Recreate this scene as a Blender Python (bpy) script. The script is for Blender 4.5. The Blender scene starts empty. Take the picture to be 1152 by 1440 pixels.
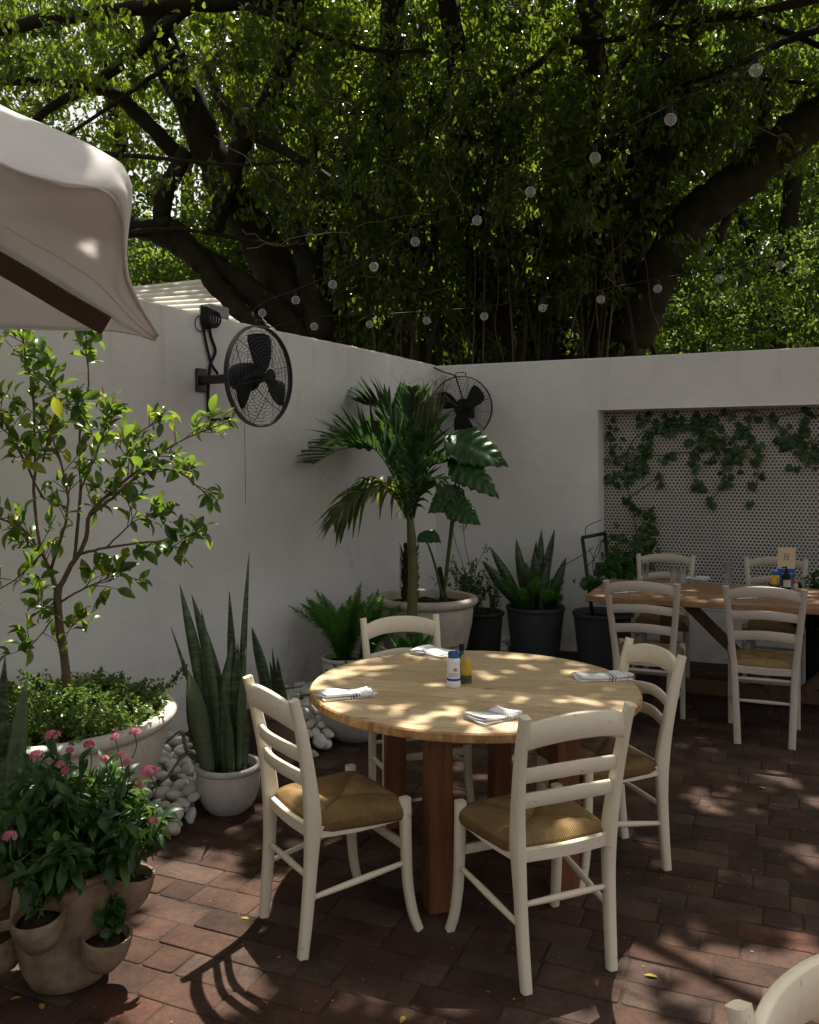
import bpy, math, random
import numpy as np
from mathutils import Vector, Matrix

rng = np.random.default_rng(11)
random.seed(5)
scene = bpy.context.scene
COL = scene.collection
F, HY, EYE = 1220.0, 660.0, 1.65          # focal length and horizon (photo pixels), eye height (m)


def V(*a): return np.array(a, float)
def at(px, py, d): return V((px - 576) / F * d, d, EYE - (py - HY) / F * d)
def on_z(px, py, z=0.0):
    d = (EYE - z) * F / (py - HY)
    return V((px - 576) / F * d, d, z)


# ------------------------------------------------------------------ walls' frame
C0 = V(.25, 8.39, 0)
UL, NL = V(-.491, -.871, 0), V(.871, -.491, 0)
UR, NR = V(.9205, -.3907, 0), V(-.3907, -.9205, 0)
WALL_H = 2.65
SUN = V(.13, .41, .90); SUN = SUN / np.linalg.norm(SUN)

# ------------------------------------------------------------------ materials
def new_mat(name):
    m = bpy.data.materials.new(name); m.use_nodes = True
    nt = m.node_tree; nt.nodes.clear()
    out = nt.nodes.new('ShaderNodeOutputMaterial')
    return m, nt, out

def nd(nt, typ, **kw):
    n = nt.nodes.new(typ)
    for k, v in kw.items():
        if k.startswith('i_'):
            key = k[2:]
            key = int(key) if key.isdigit() else key.replace('_', ' ')
            n.inputs[key].default_value = v
        else:
            setattr(n, k, v)
    return n

def ramp(nt, stops, fac=None, interp='LINEAR'):
    r = nt.nodes.new('ShaderNodeValToRGB'); cr = r.color_ramp; cr.interpolation = interp
    while len(cr.elements) > 1: cr.elements.remove(cr.elements[-1])
    cr.elements[0].position = stops[0][0]; cr.elements[0].color = (*stops[0][1], 1)
    for p, c in stops[1:]:
        e = cr.elements.new(p); e.color = (*c, 1)
    if fac is not None: nt.links.new(fac, r.inputs[0])
    return r

def mixc(nt, fac, a, b, blend='MIX'):
    n = nt.nodes.new('ShaderNodeMix'); n.data_type = 'RGBA'; n.blend_type = blend
    for sock, v in ((n.inputs[0], fac), (n.inputs[6], a), (n.inputs[7], b)):
        if hasattr(v, 'links'): nt.links.new(v, sock)
        elif isinstance(v, (int, float)): sock.default_value = v
        else: sock.default_value = (*v, 1)
    return n.outputs[2]

def math_n(nt, op, a, b=None, c=None):
    n = nt.nodes.new('ShaderNodeMath'); n.operation = op
    for i, v in enumerate((a, b, c)):
        if v is None: continue
        if hasattr(v, 'links'): nt.links.new(v, n.inputs[i])
        else: n.inputs[i].default_value = v
    return n.outputs[0]

def coord(nt, kind='Object', scale=(1, 1, 1), rot=(0, 0, 0)):
    tc = nt.nodes.new('ShaderNodeTexCoord'); mp = nt.nodes.new('ShaderNodeMapping')
    mp.inputs['Scale'].default_value = scale; mp.inputs['Rotation'].default_value = rot
    nt.links.new(tc.outputs[kind], mp.inputs[0]); return mp.outputs[0]

def noise(nt, vec, scale, detail=4, rough=.55):
    n = nd(nt, 'ShaderNodeTexNoise', i_Scale=scale, i_Detail=detail, i_Roughness=rough)
    nt.links.new(vec, n.inputs['Vector']); return n.outputs['Fac']

def principled(nt, out, color, rough=.5, bump=None, bump_s=.3, bump_d=.01, spec=.5, metallic=0.):
    p = nt.nodes.new('ShaderNodeBsdfPrincipled')
    for s, v in (('Base Color', color), ('Roughness', rough), ('Metallic', metallic)):
        if hasattr(v, 'links'): nt.links.new(v, p.inputs[s])
        elif isinstance(v, (int, float)): p.inputs[s].default_value = v
        else: p.inputs[s].default_value = (*v, 1)
    p.inputs['Specular IOR Level'].default_value = spec
    if bump is not None:
        b = nd(nt, 'ShaderNodeBump', i_Strength=bump_s, i_Distance=bump_d)
        nt.links.new(bump, b.inputs['Height']); nt.links.new(b.outputs[0], p.inputs['Normal'])
    if out is not None: nt.links.new(p.outputs[0], out.inputs[0])
    return p

def m_plain(name, color, rough=.5, spec=.5, var=.12, scale=8, bump=0., metallic=0.):
    m, nt, out = new_mat(name)
    co = coord(nt)
    n = noise(nt, co, scale)
    c = ramp(nt, [(.25, tuple(max(0, x * (1 - var)) for x in color)), (.75, tuple(min(1, x * (1 + var)) for x in color))], n)
    fine = noise(nt, co, scale * 9, 3)
    principled(nt, out, c.outputs[0], rough, fine if bump else None, bump, .004, spec, metallic)
    return m

def m_leaf(name, stops, trans=.4, tcol=(.35, .55, .06), rough=.38, spec=.5, vein=False):
    """stops: colour ramp over the per-leaf attribute rnd."""
    m, nt, out = new_mat(name)
    a = nd(nt, 'ShaderNodeAttribute', attribute_name='rnd')
    c = ramp(nt, stops, a.outputs['Fac'])
    co = coord(nt)
    n = noise(nt, co, 30, 2)
    col = mixc(nt, math_n(nt, 'MULTIPLY', n, .5), c.outputs[0], (.02, .05, .01))
    p = principled(nt, None, col, rough, spec=spec)
    t = nd(nt, 'ShaderNodeBsdfTranslucent')
    tc = mixc(nt, .5, c.outputs[0], tcol)
    nt.links.new(tc, t.inputs['Color'])
    mx = nd(nt, 'ShaderNodeMixShader', i_0=trans)
    nt.links.new(p.outputs[0], mx.inputs[1]); nt.links.new(t.outputs[0], mx.inputs[2])
    nt.links.new(mx.outputs[0], out.inputs[0])
    return m

M = {}
def mats():
    # stucco
    for nm, tint in (('stucco', (.80, .775, .75)),):
        m, nt, out = new_mat(nm); co = coord(nt)
        big = noise(nt, co, 1.3, 5, .6)
        c = ramp(nt, [(.3, tuple(x * .86 for x in tint)), (.62, tint)], big)
        st = noise(nt, coord(nt, scale=(5, 5, .5)), 2.2, 4)
        streak = ramp(nt, [(.56, (1, 1, 1)), (.78, (.78, .75, .71))], st)
        sz = nd(nt, 'ShaderNodeSeparateXYZ'); nt.links.new(co, sz.inputs[0])
        hi = nd(nt, 'ShaderNodeMapRange', i_1=1.7, i_2=2.66, i_3=.10, i_4=.62); nt.links.new(sz.outputs[2], hi.inputs[0])
        col = mixc(nt, hi.outputs[0], c.outputs[0], streak.outputs[0], 'MULTIPLY')
        lo = nd(nt, 'ShaderNodeMapRange', i_1=.55, i_2=.0, i_3=0., i_4=.8); nt.links.new(sz.outputs[2], lo.inputs[0])
        sp0 = ramp(nt, [(.4, (1, 1, 1)), (.68, (.62, .56, .49))], noise(nt, co, 6, 6, .7))
        col = mixc(nt, lo.outputs[0], col, sp0.outputs[0], 'MULTIPLY')
        sp = noise(nt, co, 14, 6, .7)
        speck = ramp(nt, [(.74, (1, 1, 1)), (.8, (.62, .58, .52))], sp)
        col = mixc(nt, .35, col, speck.outputs[0], 'MULTIPLY')
        vo = nd(nt, 'ShaderNodeTexVoronoi', feature='DISTANCE_TO_EDGE', i_Scale=.9)
        wv = nd(nt, 'ShaderNodeVectorMath', operation='ADD'); nt.links.new(co, wv.inputs[0])
        wn = nd(nt, 'ShaderNodeTexNoise', i_Scale=3., i_Detail=5); nt.links.new(co, wn.inputs['Vector'])
        ws = nd(nt, 'ShaderNodeVectorMath', operation='SCALE', i_3=.5); nt.links.new(wn.outputs['Color'], ws.inputs[0]); nt.links.new(ws.outputs[0], wv.inputs[1])
        nt.links.new(wv.outputs[0], vo.inputs['Vector'])
        ck = math_n(nt, 'MULTIPLY', math_n(nt, 'LESS_THAN', vo.outputs['Distance'], .0035), math_n(nt, 'GREATER_THAN', noise(nt, co, 1.1, 2), .56))
        col = mixc(nt, math_n(nt, 'MULTIPLY', ck, .35), col, (.4, .36, .31))
        tr = noise(nt, coord(nt, scale=(2, 2, 9), rot=(.3, .2, 0)), 3, 4)
        b = math_n(nt, 'ADD', math_n(nt, 'ADD', noise(nt, co, 7, 4), math_n(nt, 'MULTIPLY', tr, .9)), math_n(nt, 'MULTIPLY', noise(nt, co, 60, 3), .35))
        principled(nt, out, col, .85, b, .22, .015, .2)
        M[nm] = m
    # penny tile: round tiles in a triangular lattice
    m, nt, out = new_mat('penny_tile')
    uv = nd(nt, 'ShaderNodeUVMap')
    pitch = .032
    def cell(off):
        mp = nt.nodes.new('ShaderNodeMapping')
        mp.inputs['Scale'].default_value = (1 / pitch, 1 / (pitch * 1.732), 1)
        mp.inputs['Location'].default_value = (off, off, 0)
        nt.links.new(uv.outputs[0], mp.inputs[0])
        fr = nd(nt, 'ShaderNodeVectorMath', operation='FRACTION'); nt.links.new(mp.outputs[0], fr.inputs[0])
        su = nd(nt, 'ShaderNodeVectorMath', operation='SUBTRACT'); su.inputs[1].default_value = (.5, .5, 0)
        nt.links.new(fr.outputs[0], su.inputs[0])
        sc = nd(nt, 'ShaderNodeVectorMath', operation='MULTIPLY'); sc.inputs[1].default_value = (1, 1.732, 0)
        nt.links.new(su.outputs[0], sc.inputs[0])
        ln = nd(nt, 'ShaderNodeVectorMath', operation='LENGTH'); nt.links.new(sc.outputs[0], ln.inputs[0])
        return ln.outputs['Value']
    dist = math_n(nt, 'MINIMUM', cell(0), cell(.5))
    mask = nd(nt, 'ShaderNodeMapRange', i_1=.36, i_2=.41); nt.links.new(dist, mask.inputs[0])
    n1 = noise(nt, uv.outputs[0], 1.6, 3); n2 = noise(nt, uv.outputs[0], 40, 2)
    tile = ramp(nt, [(.3, (.035, .032, .03)), (.7, (.12, .105, .096))], n1)  # varying tone paints the tiles' gloss reflection into their colour
    tile2 = mixc(nt, math_n(nt, 'MULTIPLY', n2, .6), tile.outputs[0], (.15, .12, .105))
    grout = ramp(nt, [(.3, (.50, .465, .43)), (.7, (.63, .59, .55))], noise(nt, uv.outputs[0], 3, 4))
    col = mixc(nt, mask.outputs[0], tile2, grout.outputs[0])
    ro = nd(nt, 'ShaderNodeMapRange', i_3=.3, i_4=.8); nt.links.new(mask.outputs[0], ro.inputs[0])
    h = math_n(nt, 'SUBTRACT', 1, mask.outputs[0])
    principled(nt, out, col, ro.outputs[0], h, .6, .004)
    M['penny'] = m
    # bricks
    m, nt, out = new_mat('paver')
    a = nd(nt, 'ShaderNodeAttribute', attribute_name='rnd'); co = coord(nt)
    c = ramp(nt, [(0, (.047, .030, .023)), (.25, (.070, .039, .029)), (.5, (.083, .047, .035)), (.72, (.092, .060, .048)), (.9, (.072, .051, .041)), (1, (.104, .046, .033))], a.outputs['Fac'])
    n1 = noise(nt, co, 5, 6, .65); n2 = noise(nt, co, 45, 5, .7)
    dirt = ramp(nt, [(.3, (.5, .46, .42)), (.5, (.9, .86, .82)), (.7, (1.25, 1.22, 1.16))], n1)
    col = mixc(nt, 1., c.outputs[0], dirt.outputs[0], 'MULTIPLY')
    sp = ramp(nt, [(.3, (.62, .62, .62)), (.7, (1.15, 1.15, 1.15))], n2)
    col = mixc(nt, .8, col, sp.outputs[0], 'MULTIPLY')
    b = math_n(nt, 'ADD', n2, math_n(nt, 'MULTIPLY', noise(nt, co, 180, 3), .5))
    ro = nd(nt, 'ShaderNodeMapRange', i_3=.65, i_4=.95); nt.links.new(n1, ro.inputs[0])
    principled(nt, out, col, ro.outputs[0], b, .6, .005, .16)
    M['paver'] = m
    M['joint'] = m_plain('joint_sand', (.05, .034, .026), .95, .1, .4, 12, .5)
    M['soil'] = m_plain('soil', (.035, .022, .014), .95, .1, .5, 40, 1.)
    # painted wood
    def painted(nm, col, wear):
        m, nt, out = new_mat(nm); co = coord(nt)
        n1 = noise(nt, co, 4, 4); n2 = noise(nt, co, 28, 6, .75)
        base = ramp(nt, [(.3, tuple(x * .9 for x in col)), (.7, tuple(x * 1.05 for x in col))], n1)
        geo = nd(nt, 'ShaderNodeNewGeometry')
        pt = ramp(nt, [(.535, (0, 0, 0)), (.6, (1, 1, 1))], geo.outputs['Pointiness'])
        chip = ramp(nt, [(.62, (0, 0, 0)), (.68, (1, 1, 1))], n2)
        f = math_n(nt, 'MULTIPLY', math_n(nt, 'ADD', math_n(nt, 'MULTIPLY', pt.outputs[0], .35), .25), chip.outputs[0])
        f = math_n(nt, 'MULTIPLY', f, wear)
        c2 = mixc(nt, f, base.outputs[0], (.27, .2, .13))
        b = noise(nt, coord(nt, scale=(6, 6, .8)), 22, 4)
        principled(nt, out, c2, .5, b, .2, .004, .35)
        M[nm] = m
    painted('cream_paint', (.75, .67, .51), 1.6)
    painted('chalk_paint', (.52, .45, .38), 2.2)
    # rush seat
    m, nt, out = new_mat('rush'); tc = nt.nodes.new('ShaderNodeTexCoord')
    sx = nd(nt, 'ShaderNodeSeparateXYZ'); nt.links.new(tc.outputs['Object'], sx.inputs[0])
    ax = math_n(nt, 'MULTIPLY', math_n(nt, 'ABSOLUTE', sx.outputs[0]), 1.03)
    ay = math_n(nt, 'ABSOLUTE', sx.outputs[1])
    side = math_n(nt, 'GREATER_THAN', ax, ay)
    wob = math_n(nt, 'MULTIPLY', noise(nt, tc.outputs['Object'], 18, 2), .012)
    k = 2 * math.pi / .0066
    cx = math_n(nt, 'ADD', math_n(nt, 'MULTIPLY', math_n(nt, 'SINE', math_n(nt, 'MULTIPLY', math_n(nt, 'ADD', sx.outputs[0], wob), k)), .5), .5)
    cy = math_n(nt, 'ADD', math_n(nt, 'MULTIPLY', math_n(nt, 'SINE', math_n(nt, 'MULTIPLY', math_n(nt, 'ADD', sx.outputs[1], wob), k)), .5), .5)
    mx = nd(nt, 'ShaderNodeMix'); nt.links.new(side, mx.inputs[0]); nt.links.new(cx, mx.inputs[2]); nt.links.new(cy, mx.inputs[3])
    strand = mx.outputs[0]
    cn = noise(nt, tc.outputs['Object'], 13, 5, .7)
    base = ramp(nt, [(.28, (.27, .165, .06)), (.5, (.44, .29, .115)), (.72, (.60, .43, .20))], cn)
    twist = noise(nt, tc.outputs['Object'], 120, 2)
    dg = ramp(nt, [(0, (1, 1, 1)), (.012, (0, 0, 0))], math_n(nt, 'ABSOLUTE', math_n(nt, 'SUBTRACT', ax, ay)))  # crease shade along the seat diagonals, darkened in the colour
    col = mixc(nt, math_n(nt, 'MULTIPLY', math_n(nt, 'SUBTRACT', 1, strand), .75), base.outputs[0], (.13, .075, .026))
    col = mixc(nt, math_n(nt, 'MULTIPLY', twist, .5), col, (.2, .115, .04))
    col = mixc(nt, math_n(nt, 'MULTIPLY', dg.outputs[0], .6), col, (.10, .058, .02))
    tri = ramp(nt, [(0, (1, 1, 1)), (1, (.80, .76, .70))], side)
    col = mixc(nt, 1., col, tri.outputs[0], 'MULTIPLY')
    principled(nt, out, col, .55, math_n(nt, 'ADD', strand, math_n(nt, 'MULTIPLY', twist, .5)), .9, .004, .35)
    M['rush'] = m
    # wood
    def wood(nm, c1, c2, c3, sc, rough, rot=(0, 0, 0), plank=0):
        m, nt, out = new_mat(nm)
        co = coord(nt, scale=sc, rot=rot)
        n1 = noise(nt, co, 3.0, 6, .62); n2 = noise(nt, co, 14, 5, .7)
        c = ramp(nt, [(.28, c1), (.5, c2), (.74, c3)], n1)
        g = ramp(nt, [(.35, (.74, .7, .66)), (.6, (1.06, 1.06, 1.06))], n2)
        col = mixc(nt, .75, c.outputs[0], g.outputs[0], 'MULTIPLY')
        kn = nd(nt, 'ShaderNodeTexVoronoi', i_Scale=3.1); nt.links.new(coord(nt, scale=(1, 1.9, 1), rot=rot), kn.inputs['Vector'])
        knot = ramp(nt, [(.03, (.35, .22, .12)), (.11, (1, 1, 1))], kn.outputs['Distance'])
        col = mixc(nt, .65, col, knot.outputs[0], 'MULTIPLY')
        if plank:
            s = nd(nt, 'ShaderNodeSeparateXYZ'); nt.links.new(coord(nt, rot=rot), s.inputs[0])
            u = math_n(nt, 'DIVIDE', s.outputs[1], plank)
            fr = math_n(nt, 'FRACT', math_n(nt, 'ADD', u, 20.31))
            ed = math_n(nt, 'ABSOLUTE', math_n(nt, 'SUBTRACT', fr, .5))
            ln = ramp(nt, [(.484, (1, 1, 1)), (.497, (.45, .34, .24))], ed)
            col = mixc(nt, .8, col, ln.outputs[0], 'MULTIPLY')
            wn = nd(nt, 'ShaderNodeTexWhiteNoise', noise_dimensions='1D')
            nt.links.new(math_n(nt, 'FLOOR', math_n(nt, 'ADD', u, 20.31)), wn.inputs['W'])
            tn = ramp(nt, [(0, (.86, .83, .78)), (1, (1.06, 1.06, 1.06))], wn.outputs['Value'])
            col = mixc(nt, 1., col, tn.outputs[0], 'MULTIPLY')
        principled(nt, out, col, rough, n2, .2, .003, .4)
        M[nm] = m
    wood('pale_wood', (.50, .36, .21), (.625, .475, .29), (.70, .56, .37), (1.2, 9, 9), .5, (0, 0, .35), .19)
    wood('edge_wood', (.22, .10, .035), (.42, .24, .095), (.60, .42, .21), (10, 10, 5), .6)
    wood('leg_wood', (.10, .035, .013), (.17, .062, .023), (.25, .10, .038), (9, 9, .8), .45)
    wood('warm_wood', (.22, .11, .055), (.31, .17, .09), (.40, .24, .14), (1.0, 9, 9), .42, (0, 0, .4), .17)
    wood('dark_wood', (.055, .028, .014), (.085, .043, .022), (.12, .064, .033), (8, 8, 1), .5)
    M['umbrella_wood'] = m_plain('umbrella_wood', (.045, .022, .012), .45, .4, .25, 20)
    # bark
    m, nt, out = new_mat('bark'); co = coord(nt, scale=(1, 1, .22))
    n1 = noise(nt, co, 9, 7, .7); n2 = noise(nt, coord(nt), 2, 3)
    c = ramp(nt, [(.3, (.007, .005, .004)), (.55, (.020, .015, .011)), (.8, (.055, .043, .031))], n1)
    col = mixc(nt, math_n(nt, 'MULTIPLY', n2, .5), c.outputs[0], (.06, .06, .03))
    principled(nt, out, col, .9, n1, .9, .03, .15)
    M['bark'] = m
    M['twig'] = m_plain('twig_bark', (.12, .085, .055), .85, .2, .3, 12, .4)
    M['pale_twig'] = m_plain('pale_twig', (.19, .155, .115), .85, .2, .25, 12, .4)
    # leaves
    M['ficus'] = m_leaf('ficus_leaf', [(0, (.010, .030, .004)), (.5, (.020, .052, .007)), (.85, (.042, .09, .011)), (1, (.13, .17, .02))], .5, (.42, .58, .03), .25, .6)
    M['backleaf'] = m_leaf('far_leaf', [(0, (.018, .05, .009)), (.6, (.04, .09, .016)), (1, (.12, .17, .03))], .5, (.36, .52, .05), .45, .4)
    M['citrus'] = m_leaf('citrus_leaf', [(0, (.025, .07, .012)), (.5, (.06, .14, .02)), (.8, (.12, .22, .03)), (.93, (.24, .29, .035)), (1, (.48, .40, .03))], .38, (.4, .6, .05), .3, .5)
    M['pentas'] = m_leaf('pentas_leaf', [(0, (.012, .04, .012)), (.6, (.028, .078, .021)), (.9, (.06, .13, .032)), (1, (.13, .2, .04))], .3, (.25, .45, .06), .42, .4)
    M['cover'] = m_leaf('cover_leaf', [(0, (.035, .085, .014)), (.5, (.075, .15, .022)), (1, (.16, .24, .05))], .32, (.38, .55, .06), .35, .5)
    M['fern'] = m_leaf('fern_leaf', [(0, (.06, .17, .022)), (.5, (.11, .28, .04)), (1, (.2, .4, .07))], .4, (.35, .65, .06), .6, .3)
    M['palm'] = m_leaf('palm_leaf', [(0, (.012, .036, .014)), (.6, (.02, .052, .018)), (.9, (.035, .08, .022)), (1, (.08, .12, .025))], .25, (.2, .42, .06), .5, .25)
    M['palm_old'] = m_leaf('old_palm_leaf', [(0, (.02, .05, .015)), (.45, (.05, .085, .02)), (.75, (.2, .22, .03)), (1, (.33, .28, .05))], .35, (.45, .5, .06), .45, .4)
    M['ear'] = m_leaf('elephant_ear_leaf', [(0, (.02, .075, .018)), (.5, (.035, .105, .022)), (1, (.07, .15, .03))], .32, (.18, .5, .05), .36, .5)
    M['vine'] = m_leaf('vine_leaf', [(0, (.014, .045, .012)), (.6, (.028, .08, .018)), (.9, (.045, .105, .022)), (1, (.11, .17, .03))], .3, (.25, .45, .05), .4, .4)
    M['dry'] = m_leaf('dry_leaf', [(0, (.35, .22, .05)), (.5, (.5, .36, .05)), (1, (.22, .11, .05))], .2, (.5, .4, .05), .6, .3)
    M['petal'] = m_leaf('pink_petal', [(0, (.58, .10, .22)), (.6, (.74, .24, .35)), (1, (.84, .46, .54))], .25, (.9, .3, .3), .5, .3)
    M['stem'] = m_plain('green_stem', (.06, .11, .03), .5, .4, .3, 20)
    M['palm_stem'] = m_plain('palm_stem', (.095, .10, .03), .45, .4, .4, 6)
    M['fibre'] = m_plain('palm_fibre', (.05, .032, .018), .95, .1, .4, 30, 1.)
    # snake plant leaf
    m, nt, out = new_mat('snake_leaf')
    co = coord(nt, scale=(1, 1, 1)); n0 = noise(nt, co, 6, 3)
    w = nd(nt, 'ShaderNodeTexNoise', i_Scale=1., i_Detail=5, i_Roughness=.65)
    nt.links.new(coord(nt, scale=(14, 14, 60)), w.inputs['Vector'])
    a = nd(nt, 'ShaderNodeAttribute', attribute_name='rnd')
    bnd = ramp(nt, [(.42, (.007, .021, .010)), (.50, (.018, .042, .018)), (.58, (.075, .11, .058))], w.outputs['Fac'])
    pale = mixc(nt, math_n(nt, 'MULTIPLY', a.outputs['Fac'], .7), bnd.outputs[0], (.14, .19, .10))
    principled(nt, out, pale, .38, w.outputs['Fac'], .12, .003, .5)
    M['snake'] = m
    # pots
    def pot(nm, col, rough, var=.2, stain=(.4, .36, .3), amt=.4):
        m, nt, out = new_mat(nm); co = coord(nt)
        n1 = noise(nt, co, 9, 7, .7); n2 = noise(nt, co, 60, 4)
        c = ramp(nt, [(.3, tuple(x * (1 - var) for x in col)), (.7, tuple(x * (1 + var * .5) for x in col))], n1)
        s = ramp(nt, [(.48, (0, 0, 0)), (.66, (1, 1, 1))], noise(nt, co, 5.5, 7, .72))
        col2 = mixc(nt, math_n(nt, 'MULTIPLY', s.outputs[0], amt), c.outputs[0], stain)
        dk = ramp(nt, [(.5, (0, 0, 0)), (.7, (1, 1, 1))], noise(nt, coord(nt, scale=(1, 1, .6)), 7.5, 6, .7))
        col2 = mixc(nt, math_n(nt, 'MULTIPLY', dk.outputs[0], amt * .9), col2, tuple(x * .38 for x in col))
        principled(nt, out, col2, rough, math_n(nt, 'ADD', n1, math_n(nt, 'MULTIPLY', n2, .5)), .55, .008, .3)
        M[nm] = m
    pot('stone_pot', (.50, .44, .37), .8, .15, (.3, .25, .19), .4)
    pot('white_pot', (.60, .57, .54), .6, .1, (.42, .38, .33), .35)
    pot('bowl_pot', (.62, .575, .51), .75, .14, (.33, .27, .2), .5)
    pot('grey_pot', (.062, .066, .07), .7, .15, (.1, .1, .1), .3)
    pot('black_pot', (.02, .02, .021), .6, .15, (.03, .03, .03), .3)
    pot('terracotta', (.25, .165, .105), .92, .5, (.38, .32, .24), .65)
    pot('brown_pot', (.22, .15, .125), .8, .2, (.3, .22, .18), .4)
    # stone
    m, nt, out = new_mat('white_stone')
    oi = nd(nt, 'ShaderNodeObjectInfo'); co = coord(nt)
    n1 = noise(nt, co, 18, 5, .6)
    c = ramp(nt, [(0, (.56, .53, .49)), (.6, (.74, .72, .69)), (1, (.82, .80, .78))], oi.outputs['Random'])
    s = ramp(nt, [(.35, (.8, .77, .73)), (.65, (1, 1, 1))], n1)
    principled(nt, out, mixc(nt, 1., c.outputs[0], s.outputs[0], 'MULTIPLY'), .75, n1, .3, .006, .3)
    M['stone'] = m
    M['black_metal'] = m_plain('black_metal', (.012, .012, .013), .42, .5, .2, 10)
    M['black_plastic'] = m_plain('black_plastic', (.008, .008, .009), .65, .25, .2, 10)
    M['cable'] = m_plain('cable', (.012, .012, .012), .6, .3, .1, 10)
    M['grey_box'] = m_plain('grey_box', (.33, .33, .33), .6, .4, .1, 10)
    # fabrics
    def fabric(nm, col, trans):
        m, nt, out = new_mat(nm); co = coord(nt)
        wv = noise(nt, co, 350, 2)
        n = noise(nt, co, 5, 3)
        c = ramp(nt, [(.3, tuple(x * .93 for x in col)), (.7, col)], n)
        p = principled(nt, None, c.outputs[0], .85, wv, .2, .001, .2)
        t = nd(nt, 'ShaderNodeBsdfTranslucent'); nt.links.new(c.outputs[0], t.inputs[0])
        mx = nd(nt, 'ShaderNodeMixShader', i_0=trans)
        nt.links.new(p.outputs[0], mx.inputs[1]); nt.links.new(t.outputs[0], mx.inputs[2]); nt.links.new(mx.outputs[0], out.inputs[0])
        M[nm] = m
    fabric('canvas', (.87, .845, .815), .52)
    # napkin
    m, nt, out = new_mat('napkin_cloth')
    tc = nt.nodes.new('ShaderNodeTexCoord'); s = nd(nt, 'ShaderNodeSeparateXYZ'); nt.links.new(tc.outputs['UV'], s.inputs[0])
    tot = None
    for c0, w0 in ((.60, .016), (.655, .009), (.545, .009), (.90, .006)):
        d = math_n(nt, 'LESS_THAN', math_n(nt, 'ABSOLUTE', math_n(nt, 'SUBTRACT', s.outputs[0], c0)), w0)
        tot = d if tot is None else math_n(nt, 'MAXIMUM', tot, d)
    col = mixc(nt, tot, (.80, .785, .77), (.035, .05, .12))
    principled(nt, out, col, .9, noise(nt, coord(nt), 300, 2), .25, .001, .2)
    M['napkin'] = m
    # glass
    m, nt, out = new_mat('clear_glass')
    g = nd(nt, 'ShaderNodeBsdfGlass', i_Roughness=.02, i_IOR=1.45); g.inputs['Color'].default_value = (.95, .96, .96, 1)
    tr = nd(nt, 'ShaderNodeBsdfTransparent'); mx = nd(nt, 'ShaderNodeMixShader', i_0=.45)
    nt.links.new(g.outputs[0], mx.inputs[1]); nt.links.new(tr.outputs[0], mx.inputs[2]); nt.links.new(mx.outputs[0], out.inputs[0])
    M['glass'] = m
    M['white_plastic'] = m_plain('white_plastic', (.78, .78, .77), .4, .5, .03, 10)
    M['blue_plastic'] = m_plain('blue_plastic', (.015, .09, .33), .35, .5, .1, 10)
    M['blue_print'] = m_plain('blue_print', (.03, .07, .28), .5, .4, .25, 60)
    M['red_print'] = m_plain('red_print', (.55, .04, .05), .5, .4, .15, 60)
    M['grey_print'] = m_plain('grey_print', (.36, .36, .44), .5, .4, .5, 160)
    M['yellow_print'] = m_plain('yellow_print', (.55, .37, .05), .4, .5, .2, 30)
    M['green_print'] = m_plain('green_print', (.05, .075, .035), .4, .5, .9, 120)
    M['dark_glass'] = m_plain('dark_glass', (.02, .025, .012), .15, .6, .2, 20)
    M['silver_print'] = m_plain('silver_print', (.45, .44, .42), .4, .5, .3, 90)
    M['card'] = m_plain('card', (.66, .53, .35), .7, .3, .06, 20)
    M['blue_card'] = m_plain('blue_card', (.02, .10, .36), .5, .4, .3, 25)
    M['ink'] = m_plain('ink', (.12, .1, .08), .7, .3, .1, 20)
    M['roof_metal'] = m_plain('roof_metal', (.66, .63, .56), .55, .4, .2, 3, .2)
    M['house_wall'] = m_plain('house_wall', (.5, .47, .42), .9, .2, .15, 3, .2)
mats()

# ------------------------------------------------------------------ mesh builder
def unit(v):
    v = np.asarray(v, float); n = np.linalg.norm(v); return v / n if n > 1e-9 else v

def smooth(pts, k=6):
    """Catmull-Rom through rows (any number of columns)."""
    P = np.asarray(pts, float)
    if len(P) < 3: return np.array([P[0] + (P[-1] - P[0]) * t for t in np.linspace(0, 1, k + 1)])
    Q = np.vstack([2 * P[0] - P[1], P, 2 * P[-1] - P[-2]]); out = []
    for i in range(1, len(Q) - 2):
        for j in range(k):
            t = j / k; a, b, c, d = Q[i - 1], Q[i], Q[i + 1], Q[i + 2]
            out.append(.5 * (2 * b + (c - a) * t + (2 * a - 5 * b + 4 * c - d) * t * t + (3 * b - a - 3 * c + d) * t ** 3))
    out.append(P[-1]); return np.array(out)

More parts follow.
